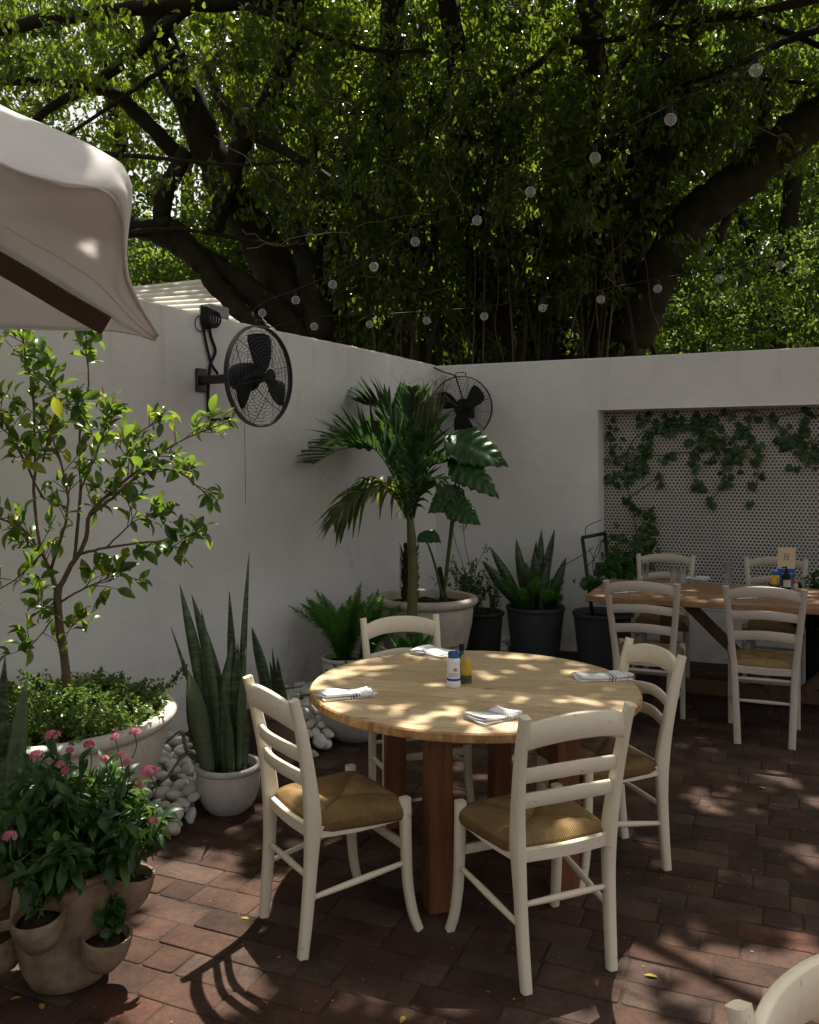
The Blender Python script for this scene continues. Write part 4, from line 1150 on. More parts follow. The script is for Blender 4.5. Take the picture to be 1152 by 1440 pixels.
# --- bowl planter with citrus tree
c = V(-1.625, 3.86, 0); Rb = .565; Zr = .575
ct = empty('potted_citrus_tree', c, 'young citrus tree with green and yellow leaves in a wide weathered bowl planter', 'potted tree')
m = MB(); m.lathe([(.30, 0), (.33, .01), (.40, .12), (.47, .27), (.525, .42), (.535, .50), (.532, .515), (.555, .52), (.566, .535), (.568, .555), (.558, .572), (.535, .578), (.515, .57), (.505, .54), (.50, .5)], c, 96, wob=.004)
m.build('bowl', M['bowl_pot'], ct, auto=50)
soil(ct, c, .51, .525)
# ground cover
def groundcover(root, c, r, z, n, hgt, name='ground_cover', mat='cover', leaf=(.016, .024), trailers=()):
    pos, dr, up = [], [], []
    st = MB()
    for _ in range(n):
        q = rng.random() * 6.283; rr = r * math.sqrt(rng.random())
        b = V(c[0] + rr * math.cos(q), c[1] + rr * math.sin(q), z)
        hh = hgt * (.45 + .75 * rng.random()) * (1 - .35 * (rr / r) ** 2)
        tip = b + V(math.cos(q) * .05 * rr / r + rng.normal(0, .03), math.sin(q) * .05 * rr / r + rng.normal(0, .03), hh)
        path = smooth([b, (b + tip) / 2 + V(rng.normal(0, .012), rng.normal(0, .012), .01), tip], 4)
        if rng.random() < .5: st.tube(path, .0018, 4, False)
        k = int(8 + hh * 90)
        for t in rng.random(k) ** .7:
            p = b + (tip - b) * t; pos.append(p + rng.normal(0, .006, 3)); d = rand_dirs(1, .35)[0]; dr.append(d); up.append(V(rng.normal(0, .5), rng.normal(0, .5), 1))
    for tr in trailers:
        path = smooth(tr, 10); st.tube(path, .003, 5, False)
        for p in path:
            for _ in range(5): pos.append(p + rng.normal(0, .006, 3)); dr.append(rand_dirs(1, .1)[0]); up.append(V(rng.normal(0, .6), rng.normal(0, .6), 1))
    st.build('runner', M['twig'], root)
    N = len(pos); ln = rng.uniform(leaf[0], leaf[1], N)
    return leaf_mesh(name, M[mat], np.array(pos), np.array(dr), np.array(up), ln, ln * .78, 'simple', root)
groundcover(ct, c + V(0, 0, 0), .50, .54, 620, .12, trailers=([V(-1.2, 4.1, .62), at(215, 985, 4.25), at(240, 960, 4.3), at(262, 935, 4.35)], [V(-1.75, 4.1, .64), at(60, 965, 4.1), at(28, 945, 4.1)], [V(-1.5, 4.2, .62), at(150, 965, 4.25)], [V(-1.35, 4.1, .62), at(190, 968, 4.2)], [V(-1.3, 4.15, .62), at(166, 972, 4.2)], [V(-1.25, 3.95, .6), at(235, 985, 4.0)]))

def branchy(root, branches, leafcfg, mat_bark, mat_leaf, seedtwigs=True):
    tb = MB(); pos, dr, up, ln = [], [], [], []
    for br in branches:
        P = smooth([at(*q[:3]) for q in br['p']], 5); n = len(P)
        R = np.linspace(br['r'][0], br['r'][1], n)
        tb.tube(P + rng.normal(0, .0012, P.shape), R, 7, True, .15)
        if not br.get('l', 1): continue
        lo = br.get('from', .35)
        for i in range(br.get('n', 7)):
            t = lo + (1 - lo) * (i + rng.random()) / br.get('n', 7); t = min(t, .999)
            k = int(t * (n - 1)); b = P[k]; tan = unit(P[min(k + 1, n - 1)] - P[max(k - 1, 0)])
            d = unit(tan * .7 + rand_dirs(1, .25)[0] * 1.0); L = rng.uniform(.05, .15) * br.get('s', 1)
            tw = smooth([b, b + d * L * .5 + V(0, 0, .008), b + d * L + V(0, 0, rng.uniform(-.01, .03))], 3)
            tb.tube(tw, [.0022] * len(tw), 5, False)
            for j in range(leafcfg['per'] + rng.integers(0, 3)):
                u = rng.random() ** .6; q = tw[min(int(u * (len(tw) - 1) + .5), len(tw) - 1)]
                dd = unit(d * .5 + rand_dirs(1, .1)[0] * .9 + V(0, 0, -.05)); pos.append(q + dd * .008); dr.append(dd)
                up.append(unit(V(0, 0, 1) + rng.normal(0, .55, 3))); ln.append(rng.uniform(*leafcfg['len']))
        d = unit(P[-1] - P[-3])
        for j in range(5): 
            dd = unit(d * .6 + rand_dirs(1, .1)[0] * .8); pos.append(P[-1]); dr.append(dd); up.append(unit(V(0, 0, 1) + rng.normal(0, .5, 3))); ln.append(rng.uniform(*leafcfg['len']))
    tb.build('branch', mat_bark, root)
    ln = np.array(ln)
    return leaf_mesh('foliage', mat_leaf, np.array(pos), np.array(dr), np.array(up), ln, ln * leafcfg['asp'] * rng.uniform(.85, 1.15, len(ln)), 'fine', root, sm=True)
tp = [(98, 1004, 3.98), (95, 965, 3.97), (91, 925, 3.95), (84, 880, 3.93), (81, 845, 3.92), (82, 826, 3.92)]
P = smooth([at(*q) for q in tp], 5)
m = MB(); m.tube(P, np.linspace(.021, .017, len(P)), 12, True, .1); m.build('trunk', M['twig'], ct)
D = 3.92
BR = [
    dict(p=[(82, 832, D), (100, 795, D), (120, 762, D), (127, 722, D), (160, 690, 3.98), (212, 648, 4.05), (258, 618, 4.12), (322, 592, 4.2)], r=(.013, .003), n=22, **{'from': .45}),
    dict(p=[(127, 724, D), (158, 700, 3.9), (205, 663, 3.9), (252, 664, 3.92), (291, 696, 3.95)], r=(.009, .003), n=9, **{'from': .3}),
    dict(p=[(110, 780, D), (150, 770, 3.85), (215, 762, 3.85), (258, 770, 3.88), (275, 748, 3.9)], r=(.007, .002), n=11, **{'from': .4}),
    dict(p=[(150, 770, 3.85), (175, 745, 3.82), (195, 730, 3.82), (225, 725, 3.85)], r=(.004, .002), n=7),
    dict(p=[(86, 846, D), (110, 832, 3.88), (140, 818, 3.86), (168, 806, 3.84)], r=(.006, .002), n=9, **{'from': .35}),
    dict(p=[(82, 838, D), (70, 800, D), (55, 772, 3.9), (22, 738, 3.88), (-50, 712, 3.85)], r=(.012, .004), n=12, **{'from': .35}),
    dict(p=[(58, 775, 3.9), (48, 700, 3.95), (50, 640, 4.0), (46, 545, 4.05), (36, 505, 4.07), (34, 478, 4.08)], r=(.008, .003), n=15, **{'from': .35}),
    dict(p=[(104, 790, D), (113, 700, 4.0), (112, 640, 4.02), (114, 575, 4.05), (125, 540, 4.06), (121, 490, 4.08)], r=(.008, .003), n=3, **{'from': .2}),
    dict(p=[(121, 500, 4.08), (121, 480, 4.08), (122, 470, 4.08)], r=(.004, .002), n=5),
    dict(p=[(74, 870, D), (60, 890, 3.88), (42, 908, 3.85), (14, 920, 3.84)], r=(.004, .0015), n=6, s=.8),
    dict(p=[(72, 800, D), (90, 742, 3.86), (95, 692, 3.85), (76, 622, 3.84), (60, 590, 3.84)], r=(.007, .003), n=15, **{'from': .3}),
    dict(p=[(60, 778, 3.9), (28, 810, 3.87), (-15, 838, 3.85)], r=(.005, .002), n=6),
    dict(p=[(60, 700, 3.95), (30, 640, 3.9), (10, 600, 3.88), (-15, 560, 3.86)], r=(.006, .003), n=14, **{'from': .2}),
    dict(p=[(113, 690, 4.0), (135, 640, 3.95), (150, 600, 3.95), (160, 585, 3.95)], r=(.005, .003), n=10, **{'from': .2}),
    dict(p=[(160, 690, 3.98), (175, 650, 4.05), (190, 615, 4.1), (225, 590, 4.12)], r=(.005, .003), n=12, **{'from': .25}),
    dict(p=[(60, 650, 4.0), (75, 590, 4.0), (90, 570, 4.0), (110, 585, 4.0)], r=(.005, .003), n=13, **{'from': .1}),
    dict(p=[(48, 560, 4.05), (66, 540, 4.05), (74, 520, 4.06)], r=(.003, .002), n=4),
    dict(p=[(82, 860, D), (68, 855, 3.85), (52, 850, 3.83)], r=(.004, .002), n=5),
    dict(p=[(83, 870, D), (100, 880, 3.86), (112, 870, 3.84)], r=(.004, .002), n=4, s=.7),
]
branchy(ct, BR, dict(per=3, len=(.05, .098), asp=.45), M['twig'], M['citrus'])

# --- strawberry pot with pentas
c = V(-1.115, 2.83, 0)
pp = empty('potted_pentas', c, 'bushy pink flowering pentas in a weathered terracotta pot with side pockets', 'potted plant')
m = MB(); m.lathe([(.105, 0), (.118, .006), (.14, .05), (.165, .14), (.172, .22), (.165, .29), (.15, .325), (.148, .335), (.16, .342), (.165, .352), (.16, .362), (.145, .365), (.135, .355), (.13, .32)], c, 64, wob=.008)
m.build('pot', M['terracotta'], pp, auto=60)
soil(pp, c, .135, .325)
def pocket(q, z, r, dep):
    o = V(math.cos(q), math.sin(q), 0); cc = c + o * (.158 + r * .62) + V(0, 0, z)
    m = MB(); prof = [(r * .25, -dep), (r * .55, -dep * .93), (r * .85, -dep * .6), (r * .97, -dep * .25), (r, 0), (r * .97, .008), (r * .88, .006), (r * .82, -.02), (r * .6, -.026), (.002, -.024)]
    m.lathe(prof, cc, 36, V(o[0] * .18, o[1] * .18, 1), wob=.02)
    pk = m.build('pocket', M['terracotta'], pp, auto=60)
    m = MB(); m.lathe([(r * .8, -.02), (r * .5, -.012), (.003, -.008)], cc, 24, V(o[0] * .18, o[1] * .18, 1)); m.build('soil', M['soil'], pp)
    return cc
ang = lambda px, py, d: math.atan2(at(px, py, d)[1] - c[1], at(px, py, d)[0] - c[0])
k1 = pocket(-1.62, .30, .078, .11)
k2 = pocket(-.62, .195, .078, .11)
k3 = pocket(.05, .325, .075, .12)
k4 = pocket(3.55, .17, .08, .11)
def sprig(root, b, n, h, spread, mat, ln, asp, name='sprig', kind='fine'):
    pos, dr, up = [], [], []; st = MB()
    for _ in range(n):
        tip = b + V(rng.normal(0, spread), rng.normal(0, spread), h * rng.uniform(.5, 1.1))
        path = smooth([b + V(rng.normal(0, .012), rng.normal(0, .012), 0), (b + tip) / 2 + rng.normal(0, .01, 3), tip], 4); st.tube(path, .002, 4, False)
        for t in np.linspace(.3, 1, 7):
            p = path[min(int(t * (len(path) - 1)), len(path) - 1)]
            for s in range(2): pos.append(p); dr.append(unit(rand_dirs(1, .3)[0] + V(0, 0, .2))); up.append(unit(V(0, 0, 1) + rng.normal(0, .5, 3)))
    st.build('stem', M['stem'], root); N = len(pos); l_ = rng.uniform(*ln, N)
    return leaf_mesh(name, M[mat], np.array(pos), np.array(dr), np.array(up), l_, l_ * asp, kind, root, sm=True)
sprig(pp, k1, 7, .13, .03, 'pentas', (.02, .035), .5)
sprig(pp, k2 + V(.02, .02, 0), 6, .09, .03, 'pentas', (.035, .05), .7)
sprig(pp, k3, 13, .20, .05, 'cover', (.035, .06), .3)
# pentas shrub
def shrub(root, b, r, h, n, mat, ln, asp, stems=True, heads=0, squash=1.):
    pos, dr, up = [], [], []; st = MB(); tips = []
    for i in range(n):
        q = rng.random() * 6.283; rr = r * math.sqrt(rng.random()); hh = h * (1 - .55 * (rr / r) ** 2) * rng.uniform(.62, 1.05)
        tip = b + V(math.cos(q) * rr, math.sin(q) * rr * squash, hh)
        s0 = b + V(math.cos(q) * rr * .2, math.sin(q) * rr * .2, 0)
        path = smooth([s0, s0 * .45 + tip * .55 + V(math.cos(q) * .03, math.sin(q) * .03, -.03), tip], 6); st.tube(path, np.linspace(.0035, .0018, len(path)), 5, False); tips.append((tip, unit(path[-1] - path[-2])))
        for k in range(2, len(path)):
            for s in range(3 if k < len(path) - 1 else 5):
                o = rand_dirs(1, .05)[0]; pos.append(path[k]); dr.append(unit(o + V(0, 0, -.12))); up.append(unit(V(0, 0, 1) + rng.normal(0, .4, 3)))
    st.build('stem', M['stem'], root); N = len(pos); l_ = rng.uniform(*ln, N)
    leaf_mesh('foliage', M[mat], np.array(pos), np.array(dr), np.array(up), l_, l_ * asp, 'fine', root, sm=True)
    return tips
tips = shrub(pp, c + V(-.0, .0, .355), .30, .35, 66, 'pentas', (.045, .082), .40)
# flower heads: clusters of small stars
def flower_head(root, p, r, n=26):
    pos, dr, up, rn = [], [], [], []
    base = V(0, -.25, 1)
    for i in range(n):
        o = rand_dirs(1, .6)[0]; o[2] = abs(o[2]); q = p + o * V(r, r, r * .6)
        u, w_ = unit(np.cross(o, V(.3, .2, .9))), None; w_ = np.cross(o, u); a0 = rng.random() * 6.28; rv = rng.random()
        for k in range(5):
            a = a0 + k * 1.2566; d = u * math.cos(a) + w_ * math.sin(a) + o * .25
            pos.append(q); dr.append(d); up.append(o); rn.append(rv)
    leaf_mesh('flower_head', M['petal'], np.array(pos), np.array(dr), np.array(up), .0098, .0055, 'simple', root, np.array(rn))
st = MB()
for (px, py, d0, r) in ((74, 1042, 2.93, .026), (126, 1055, 2.95, .019), (190, 1038, 3.0, .02), (162, 1045, 3.0, .016), (209, 1093, 2.86, .03), (52, 1070, 2.85, .022), (98, 1063, 3.02, .012), (148, 1075, 2.95, .012), (180, 1080, 2.9, .016), (85, 1083, 2.8, .014), (14, 1184, 2.55, .02), (195, 1112, 2.85, .01), (216, 1163, 2.8, .014), (92, 1092, 2.72, .01), (170, 1070, 2.92, .01)):
    p = at(px, py - 8, d0 - .06); flower_head(pp, p, r * .85, int(10 + r * 900))
    st.tube(smooth([p, p + V(rng.normal(0, .01), .01, -.08), c + V(0, 0, .5) + (p - c) * V(.4, .4, 0)], 4), .002, 5, False)
st.build('flower_stem', M['stem'], pp)

# --- foxtail ferns
def foxtail(root, b, n, L, spread, mat='fern', lean=(0, 0)):
    pos, dr, up = [], [], []; st = MB()
    for i in range(n):
        q = rng.random() * 6.283; s = spread * rng.uniform(.25, 1.); l = L * rng.uniform(.6, 1.05)
        d = unit(V(math.cos(q) * s + lean[0], math.sin(q) * s + lean[1], 1))
        path = smooth([b + V(math.cos(q), math.sin(q), 0) * .03, b + d * l * .55, b + d * l + V(math.cos(q) * s, math.sin(q) * s, -.35 * s) * l * .3], 9)
        st.tube(path, .002, 4, False)
        for k in range(1, len(path)):
            t = k / (len(path) - 1); rad = .062 * (math.sin(min(1, t * 1.4 + .12) * math.pi * .5)) * (1 - max(0, (t - .6) / .4) ** 2 * .9)
            tan = unit(path[k] - path[k - 1])
            for _ in range(36):
                o = rand_dirs(1)[0]; o = unit(o - tan * np.dot(o, tan)); dd = unit(o + tan * .45)
                pos.append(path[k] - tan * rng.random() * np.linalg.norm(path[k] - path[k - 1])); dr.append(dd * max(rad, .006)); up.append(tan)
    st.build('stem', M['stem'], root)
    dr = np.array(dr); l_ = np.linalg.norm(dr, axis=1)
    return leaf_mesh('foliage', M[mat], np.array(pos), dr, np.array(up), l_, .0052, 'needle', root)
c = V(-.47, 6.28, 0)
fp = empty('potted_foxtail_fern', c, 'bright foxtail fern in a small white pot against the plain wall', 'potted plant')
make_pot(fp, c, .17, .30, .11, 'white_pot', .012, .014, .02); soil(fp, c, .13, .26)
foxtail(fp, c + V(0, 0, .26), 30, .60, .66); foxtail(fp, c + V(.12, 0, .24), 12, .56, .4, lean=(.4, 0))

# grey bowl below the table edge with a broad leaved rosette
c = V(-.335, 5.33, 0)
ag = empty('potted_rosette_plant', c, 'broad leaved green rosette in a grey bowl under the round table edge', 'potted plant')
m = MB(); m.lathe([(.10, 0), (.12, .004), (.175, .06), (.21, .14), (.222, .22), (.228, .235), (.22, .245), (.205, .235), (.2, .2)], c, 56); m.build('bowl', M['white_pot'], ag, auto=50)
soil(ag, c, .205, .205)
for i in range(26):
    q = rng.random() * 6.283; el = rng.uniform(.25, 1.2)
    d = V(math.cos(q) * math.cos(el), math.sin(q) * math.cos(el), math.sin(el)); b0 = c + V(.03, 0, .21) + V(math.cos(q), math.sin(q), 0) * .02
    sword(ag, b0, d, rng.uniform(.26, .42), rng.uniform(.05, .08), .05, 0, face=V(0, 0, 1) - d * d[2], mat='fern', rnd=rng.uniform(.2, .6), fold=.18, droop=.25)
# fern-like plant in front of the big planter, behind the chair
c2 = V(.02, 5.72, 0)
ag2 = empty('potted_rosette_plant', c2, 'leafy green plant seen through the open back of the tucked in chair', 'potted plant')
make_pot(ag2, c2, .17, .38, .11, 'grey_pot', .012, .014, .01); soil(ag2, c2, .13, .34)
for i in range(30):
    q = rng.random() * 6.283; el = rng.uniform(.2, 1.2)
    d = V(math.cos(q) * math.cos(el), math.sin(q) * math.cos(el), math.sin(el)); b0 = c2 + V(0, 0, .35) + V(math.cos(q), math.sin(q), 0) * .02
    sword(ag2, b0, d, rng.uniform(.26, .40), rng.uniform(.05, .085), .05, 0, face=V(0, 0, 1) - d * d[2], mat='fern', rnd=rng.uniform(.1, .5), fold=.18, droop=.25)

# --- big planter: palm, elephant ear
c = V(.123, 6.72, 0)
bp = empty('palm_planter', c, 'big pale stone planter with a shaggy palm and elephant ears in the wall corner', 'potted plant')
m = MB(); m.lathe([(.20, 0), (.22, .01), (.27, .12), (.325, .3), (.36, .47), (.37, .585), (.365, .6), (.39, .61), (.405, .63), (.407, .65), (.395, .668), (.37, .674), (.345, .665), (.335, .63), (.33, .58)], c, 80, wob=.003)
m.build('pot', M['stone_pot'], bp, auto=50); soil(bp, c, .338, .61)
tk = smooth([V(.0, 6.70, .6), V(-.005, 6.70, .85), V(0, 6.70, 1.08)], 10)
m = MB(); m.tube(tk, np.linspace(.062, .042, len(tk)), 12, True, .35)
m.build('palm_trunk', M['fibre'], bp)
fb_ = MB()
for i in range(150):
    t = rng.random(); q = rng.random() * 6.283; b0 = V(0, 6.70, .62 + .42 * t) + V(math.cos(q), math.sin(q), 0) * .052
    fb_.bar([b0, b0 + V(math.cos(q), math.sin(q), 0) * .012 + V(0, 0, .02), b0 + V(math.cos(q), math.sin(q), 0) * .028 + V(0, 0, .05)], [.016, .012, .003], .003, unit(np.cross(V(math.cos(q), math.sin(q), 0), V(0, 0, 1))), .1)
fb_.build('palm_fibre', M['fibre'], bp)

def frond(root, pts, L0, n, droop, mat='palm', w0=.042, rnd0=.4, ragged=.12, planar=None, vee=.75, name='frond', r0=.008):
    P = smooth(pts, 10); k = len(P); m = MB(); T = np.gradient(P, axis=0)
    m.tube(P, np.linspace(r0, .002, k), 6, True)
    ref = V(0, 0, 1) if planar is None else np.asarray(planar, float)
    for i in range(n):
        t = .16 + .84 * (i + .5) / n; f = t * (k - 1); a = int(f); p = P[a] + (P[min(a + 1, k - 1)] - P[a]) * (f - a); tan = unit(T[min(a, k - 1)])
        s0 = unit(np.cross(tan, ref)); nn = unit(np.cross(s0, tan))
        ll = L0 * (math.sin(math.pi * min(1, .18 + t * .80)) ** .7) * rng.uniform(1 - ragged, 1 + ragged)
        for sg in (1, -1):
            d = unit(s0 * sg * (1 - .35 * t) + tan * (.55 + .55 * t) + nn * vee * (1 - t * .5) + rng.normal(0, .06, 3))
            ww = w0 * rng.uniform(.8, 1.2); wv = unit(np.cross(d, nn + d * .01)); rows = []
            dr_ = droop * rng.uniform(.6, 1.5)
            for q in (0, .25, .5, .75, 1):
                c_ = p + d * ll * q + V(0, 0, -dr_ * ll * q * q); w_ = ww * (.35 + .65 * min(1, q * 4)) * (1 - max(0, (q - .5) / .5) ** 1.5 * .92)
                rows.append([c_ - wv * w_ / 2 , c_ + nn * w_ * .22, c_ + wv * w_ / 2])
            m.grid(rows, float(np.clip(rnd0 + rng.normal(0, .18), 0, 1)))
    return m.build(name, M[mat], root)
cr = V(.0, 6.68, 1.22)
def A(px, py, d): return at(px, py, d)
# arching fronds of the shaggy palm (behind)
for pts, L, n, dp, mt_, r_ in (
    ([cr, A(560, 660, 6.8), A(530, 630, 6.75), A(480, 632, 6.6), A(440, 652, 6.4)], .46, 20, .05, 'palm', .35),
    ([cr, A(575, 650, 6.85), A(560, 600, 6.95), A(535, 575, 7.0), A(510, 568, 6.95)], .44, 24, .04, 'palm', .25),
    ([cr, A(585, 650, 6.75), A(583, 606, 6.8), A(580, 572, 6.85), A(580, 550, 6.85)], .27, 22, .04, 'palm', .4),
    ([cr, A(595, 650, 6.7), A(610, 610, 6.75), A(618, 592, 6.8)], .19, 14, .15, 'palm', .5),
    ([cr + V(0, 0, -.05), A(600, 665, 6.6), A(625, 650, 6.5), A(640, 650, 6.45)], .26, 16, .3, 'palm', .5),
):
    frond(bp, pts, L * 1.12, n, dp, mt_, rnd0=r_)
# dry fibres standing in the crown
fx = MB()
for i in range(26):
    b0 = cr + V(rng.normal(0, .03), rng.normal(0, .03), .05); px = rng.uniform(575, 630); py = rng.uniform(532, 575); tip = A(px, py, 6.8 + rng.normal(0, .06))
    fx.tube(smooth([b0, b0 * .4 + tip * .6 + V(rng.normal(0, .03), 0, .02), tip + V(rng.normal(0, .02), 0, 0), tip + V(rng.normal(0, .05), 0, -.02)], 4), .0022, 4, False)
fx.build('dry_fibre', M['twig'], bp)
# elephant ears
def ear(root, base, tip_px, L, Wd, up, yaw, name='elephant_ear', mat='ear'):
    """blade: attached at tip_px (x, y, depth); yaw = direction of the blade tip in the world"""
    a = A(*tip_px); P = smooth([base, base * .5 + a * .5 + V(0, 0, .05), a], 8)
    m = MB(); m.tube(P, np.linspace(.012, .006, len(P)), 8); stem_ = m.build('petiole', M['stem'], root)
    y = unit(yaw); n = unit(up - y * np.dot(up, y)); x = np.cross(y, n)
    G = []; nu, nv = 17, 58
    m = MB()
    for i in range(nv):
        t = i / (nv - 1)  # from the lobes' ends to the tip
        yy = -.32 + 1.32 * t
        half = (math.sin(min(1, (t + .02) / .36) * math.pi / 2) ** .8) * (1 - max(0, (t - .28) / .72) ** 1.55)
        scal = 1 + .2 * ((t * 9.5) % 1 - .5)
        row = []
        for j in range(nu):
            u = -1 + 2 * j / (nu - 1); notch = 0
            xx = u * half * .5 * Wd / L * scal if abs(u) > .9 else u * half * .5 * Wd / L
            if t < .24: 
                gap = (1 - t / .24) * .13
                xx = math.copysign(max(abs(xx), gap * half * 2.0), u if u else 1)
            z = .30 * abs(xx) + .045 * math.sin(yy * 34 - abs(u) * 5) * abs(u) - .33 * max(0, yy) ** 2 * .9 - .22 * abs(u) ** 2.5 * half
            row.append(a + (x * xx + y * yy + n * z * .6) * L)
        G.append(row)
    m.grid(G, rng.uniform(.35, .75))
    return m.build(name, M[mat], root, solid=.002)
eb_ = V(.26, 6.66, .64)
ear(bp, eb_, (648, 622, 6.55), .40, .40, V(-.2, -.75, .75), V(.75, -.35, -.30))
ear(bp, eb_, (650, 655, 6.45), .36, .30, V(-.3, -.5, .8), V(.75, -.3, -.55))
ear(bp, eb_, (640, 695, 6.5), .26, .25, V(.2, -.8, .5), V(-.6, -.4, -.35))
ear(bp, eb_, (640, 712, 6.4), .24, .22, V(-.2, -.8, .55), V(.55, -.4, -.35))
ear(bp, eb_, (597, 752, 6.35), .17, .17, V(0, -.7, .7), V(.5, -.6, -.1))
ear(bp, cr, (540, 610, 6.9), .38, .36, V(-.1, -.8, .6), V(-.7, -.35, -.1))
tk = smooth([V(.26, 6.66, .6), V(.255, 6.66, .72), V(.23, 6.65, .9)], 5)
m = MB(); m.tube(tk, [.034, .033, .032, .03, .028, .024, .022, .02, .02, .018, .016][:len(tk)], 10, True, .2); m.build('elephant_ear_stalk', M['fibre'], bp)

# front palm: smooth green trunk standing before the planter
c = V(.025, 6.02, 0)
fp2 = empty('potted_palm', c, 'young palm with a smooth green ringed trunk standing before the big planter', 'potted plant')
make_pot(fp2, c, .20, .34, .13, 'grey_pot', .014, .016, .01); soil(fp2, c, .16, .29)
tk = smooth([V(.02, 6.02, .28), A(579, 895, 6.02), A(580, 850, 6.02), A(581, 800, 6.02), A(578, 745, 6.02), A(574, 700, 6.03)], 6)
rr = np.interp(np.linspace(0, 1, len(tk)), [0, .12, .25, .5, .75, 1], [.05, .047, .038, .036, .033, .014])
m = MB(); m.tube(tk, rr, 18); m.build('trunk', M['palm_stem'], fp2)
m = MB()
for z_ in (.44, .50, .53, .555): m.lathe([(.044, z_), (.048, z_ + .006), (.044, z_ + .012)], V(tk[0][0] + .004, 6.02, 0), 20)
m.build('trunk_ring', M['fibre'], fp2)
cr2 = A(576, 735, 6.02)
for pts, L, n, dp, mt_, r_ in (
    ([cr2, A(552, 690, 5.95), A(520, 690, 5.85), A(492, 708, 5.75), A(474, 730, 5.68)], .27, 34, .85, 'palm_old', .42),
    ([cr2, A(555, 700, 6.0), A(530, 680, 6.05), A(504, 690, 6.0), A(492, 712, 5.95)], .27, 30, .8, 'palm_old', .3),
    ([cr2, A(562, 690, 6.05), A(535, 640, 6.1), A(500, 618, 6.05), A(462, 628, 5.95)], .42, 20, .05, 'palm', .3),
    ([cr2, A(573, 690, 6.0), A(566, 640, 6.0), A(552, 605, 6.0), A(535, 590, 6.0)], .34, 24, .1, 'palm', .3),
    ([cr2, A(580, 690, 5.95), A(590, 645, 5.9), A(595, 626, 5.85), A(597, 614, 5.85)], .19, 18, .06, 'palm', .6),
    ([cr2, A(588, 700, 5.9), A(610, 675, 5.8), A(626, 690, 5.7)], .20, 14, .7, 'palm', .4),
):
    frond(fp2, pts, L * 1.12, n, dp, mt_, rnd0=r_, w0=.038)

# dark pot and wispy shrub behind the planter
c = V(.60, 7.30, 0)
ws = empty('potted_shrub', c, 'wispy shrub with a dry seed stalk in a black pot behind the big planter', 'potted plant')
make_pot(ws, c, .20, .46, .15, 'black_pot', .014, .016); soil(ws, c, .165, .42)
sprig(ws, c + V(-.08, -.02, .42), 44, .44, .11, 'vine', (.03, .05), .4, 'foliage')
sprig(ws, c + V(.10, -.02, .42), 14, .34, .06, 'vine', (.022, .04), .4, 'foliage')
st = MB(); pos, dr, up = [], [], []
for pts in ([c + V(.04, 0, .42), A(668, 810, 7.25), A(684, 768, 7.2)], [c + V(0, 0, .42), A(640, 760, 7.3), A(636, 722, 7.3)], [c + V(0, 0, .42), A(655, 770, 7.3), A(652, 735, 7.3)], [c + V(.08, 0, .42), A(690, 815, 7.2), A(706, 800, 7.1)]):
    pth = smooth(pts, 6); st.tube(pth, .0025, 4, False)
    for _ in range(26): pos.append(pth[-1] + V(rng.normal(0, .018), rng.normal(0, .018), rng.uniform(-.06, .02))); dr.append(rand_dirs(1, .1)[0]); up.append(rand_dirs(1)[0])
st.build('seed_stalk', M['twig'], ws)
leaf_mesh('foliage', M['vine'], np.array(pos), np.array(dr), np.array(up), .022, .01, 'simple', ws)

# grey pot with snake plant and foxtail
c = V(1.10, 7.58, 0)
gp = empty('potted_snake_plant', c, 'snake plant with foxtail fern in a dark grey pot against the wall', 'potted plant')
make_pot(gp, c, .258, .46, .20, 'grey_pot', .006, .02); soil(gp, c, .22, .41)
for (px, py, bx, wd, dy) in ((678, 788, -.10, .07, -.05), (692, 768, -.08, .06, .02), (724, 757, -.05, .06, .05), (754, 775, 0, .075, .0), (762, 744, .02, .055, .04), (780, 744, .05, .07, .05), (795, 783, .09, .06, 0), (740, 790, -.03, .08, -.06), (770, 790, .04, .07, -.07), (727, 778, -.06, .05, .05), (750, 760, 0, .05, .08)):
    tip = at(px, py, c[1] + dy); b_ = V(c[0] + bx, c[1] + dy, .41); d_ = tip - b_
    sword(gp, b_, d_, np.linalg.norm(d_), wd * 1.4, rng.normal(0, .04), rng.normal(0, .4), rnd=rng.uniform(0, .4))
foxtail(gp, c + V(-.1, -.08, .42), 9, .42, .8); foxtail(gp, c + V(.12, -.08, .42), 7, .3, .9)

# grey pot with trellis and climbing vine
c = V(1.63, 7.30, 0)
vp = empty('potted_vine', c, 'climbing vine spreading over the penny tiles from a dark grey pot with trellis', 'climbing plant')
make_pot(vp, c, .255, .455, .20, 'grey_pot', .006, .02); soil(vp, c, .22, .40)
t0, t1 = A(819, 756, 7.50), A(851, 750, 7.62); b0, b1 = A(834, 870, 7.3), A(862, 868, 7.38)
m = MB()
for a_, b_ in ((t0, b0), (t1, b1), (t0, t1), (t0 * .4 + b0 * .6, t1 * .4 + b1 * .6)): m.tube([a_, b_], .016, 8)
m.build('trellis', M['black_metal'], vp)
m = MB()
for pts in ([A(822, 800, 7.5), A(840, 780, 7.55), A(846, 760, 7.6)], [A(823, 752, 7.5), A(826, 740, 7.55), A(846, 731, 7.7)], [A(795, 794, 7.6), A(815, 783, 7.55), A(835, 770, 7.5)], [A(838, 830, 7.4), A(834, 790, 7.5), A(842, 765, 7.55)], [A(848, 835, 7.4), A(838, 795, 7.5), A(828, 770, 7.5)]):
    m.tube(smooth(pts, 6), .004, 5, False)
m.build('vine_stem', M['twig'], vp)
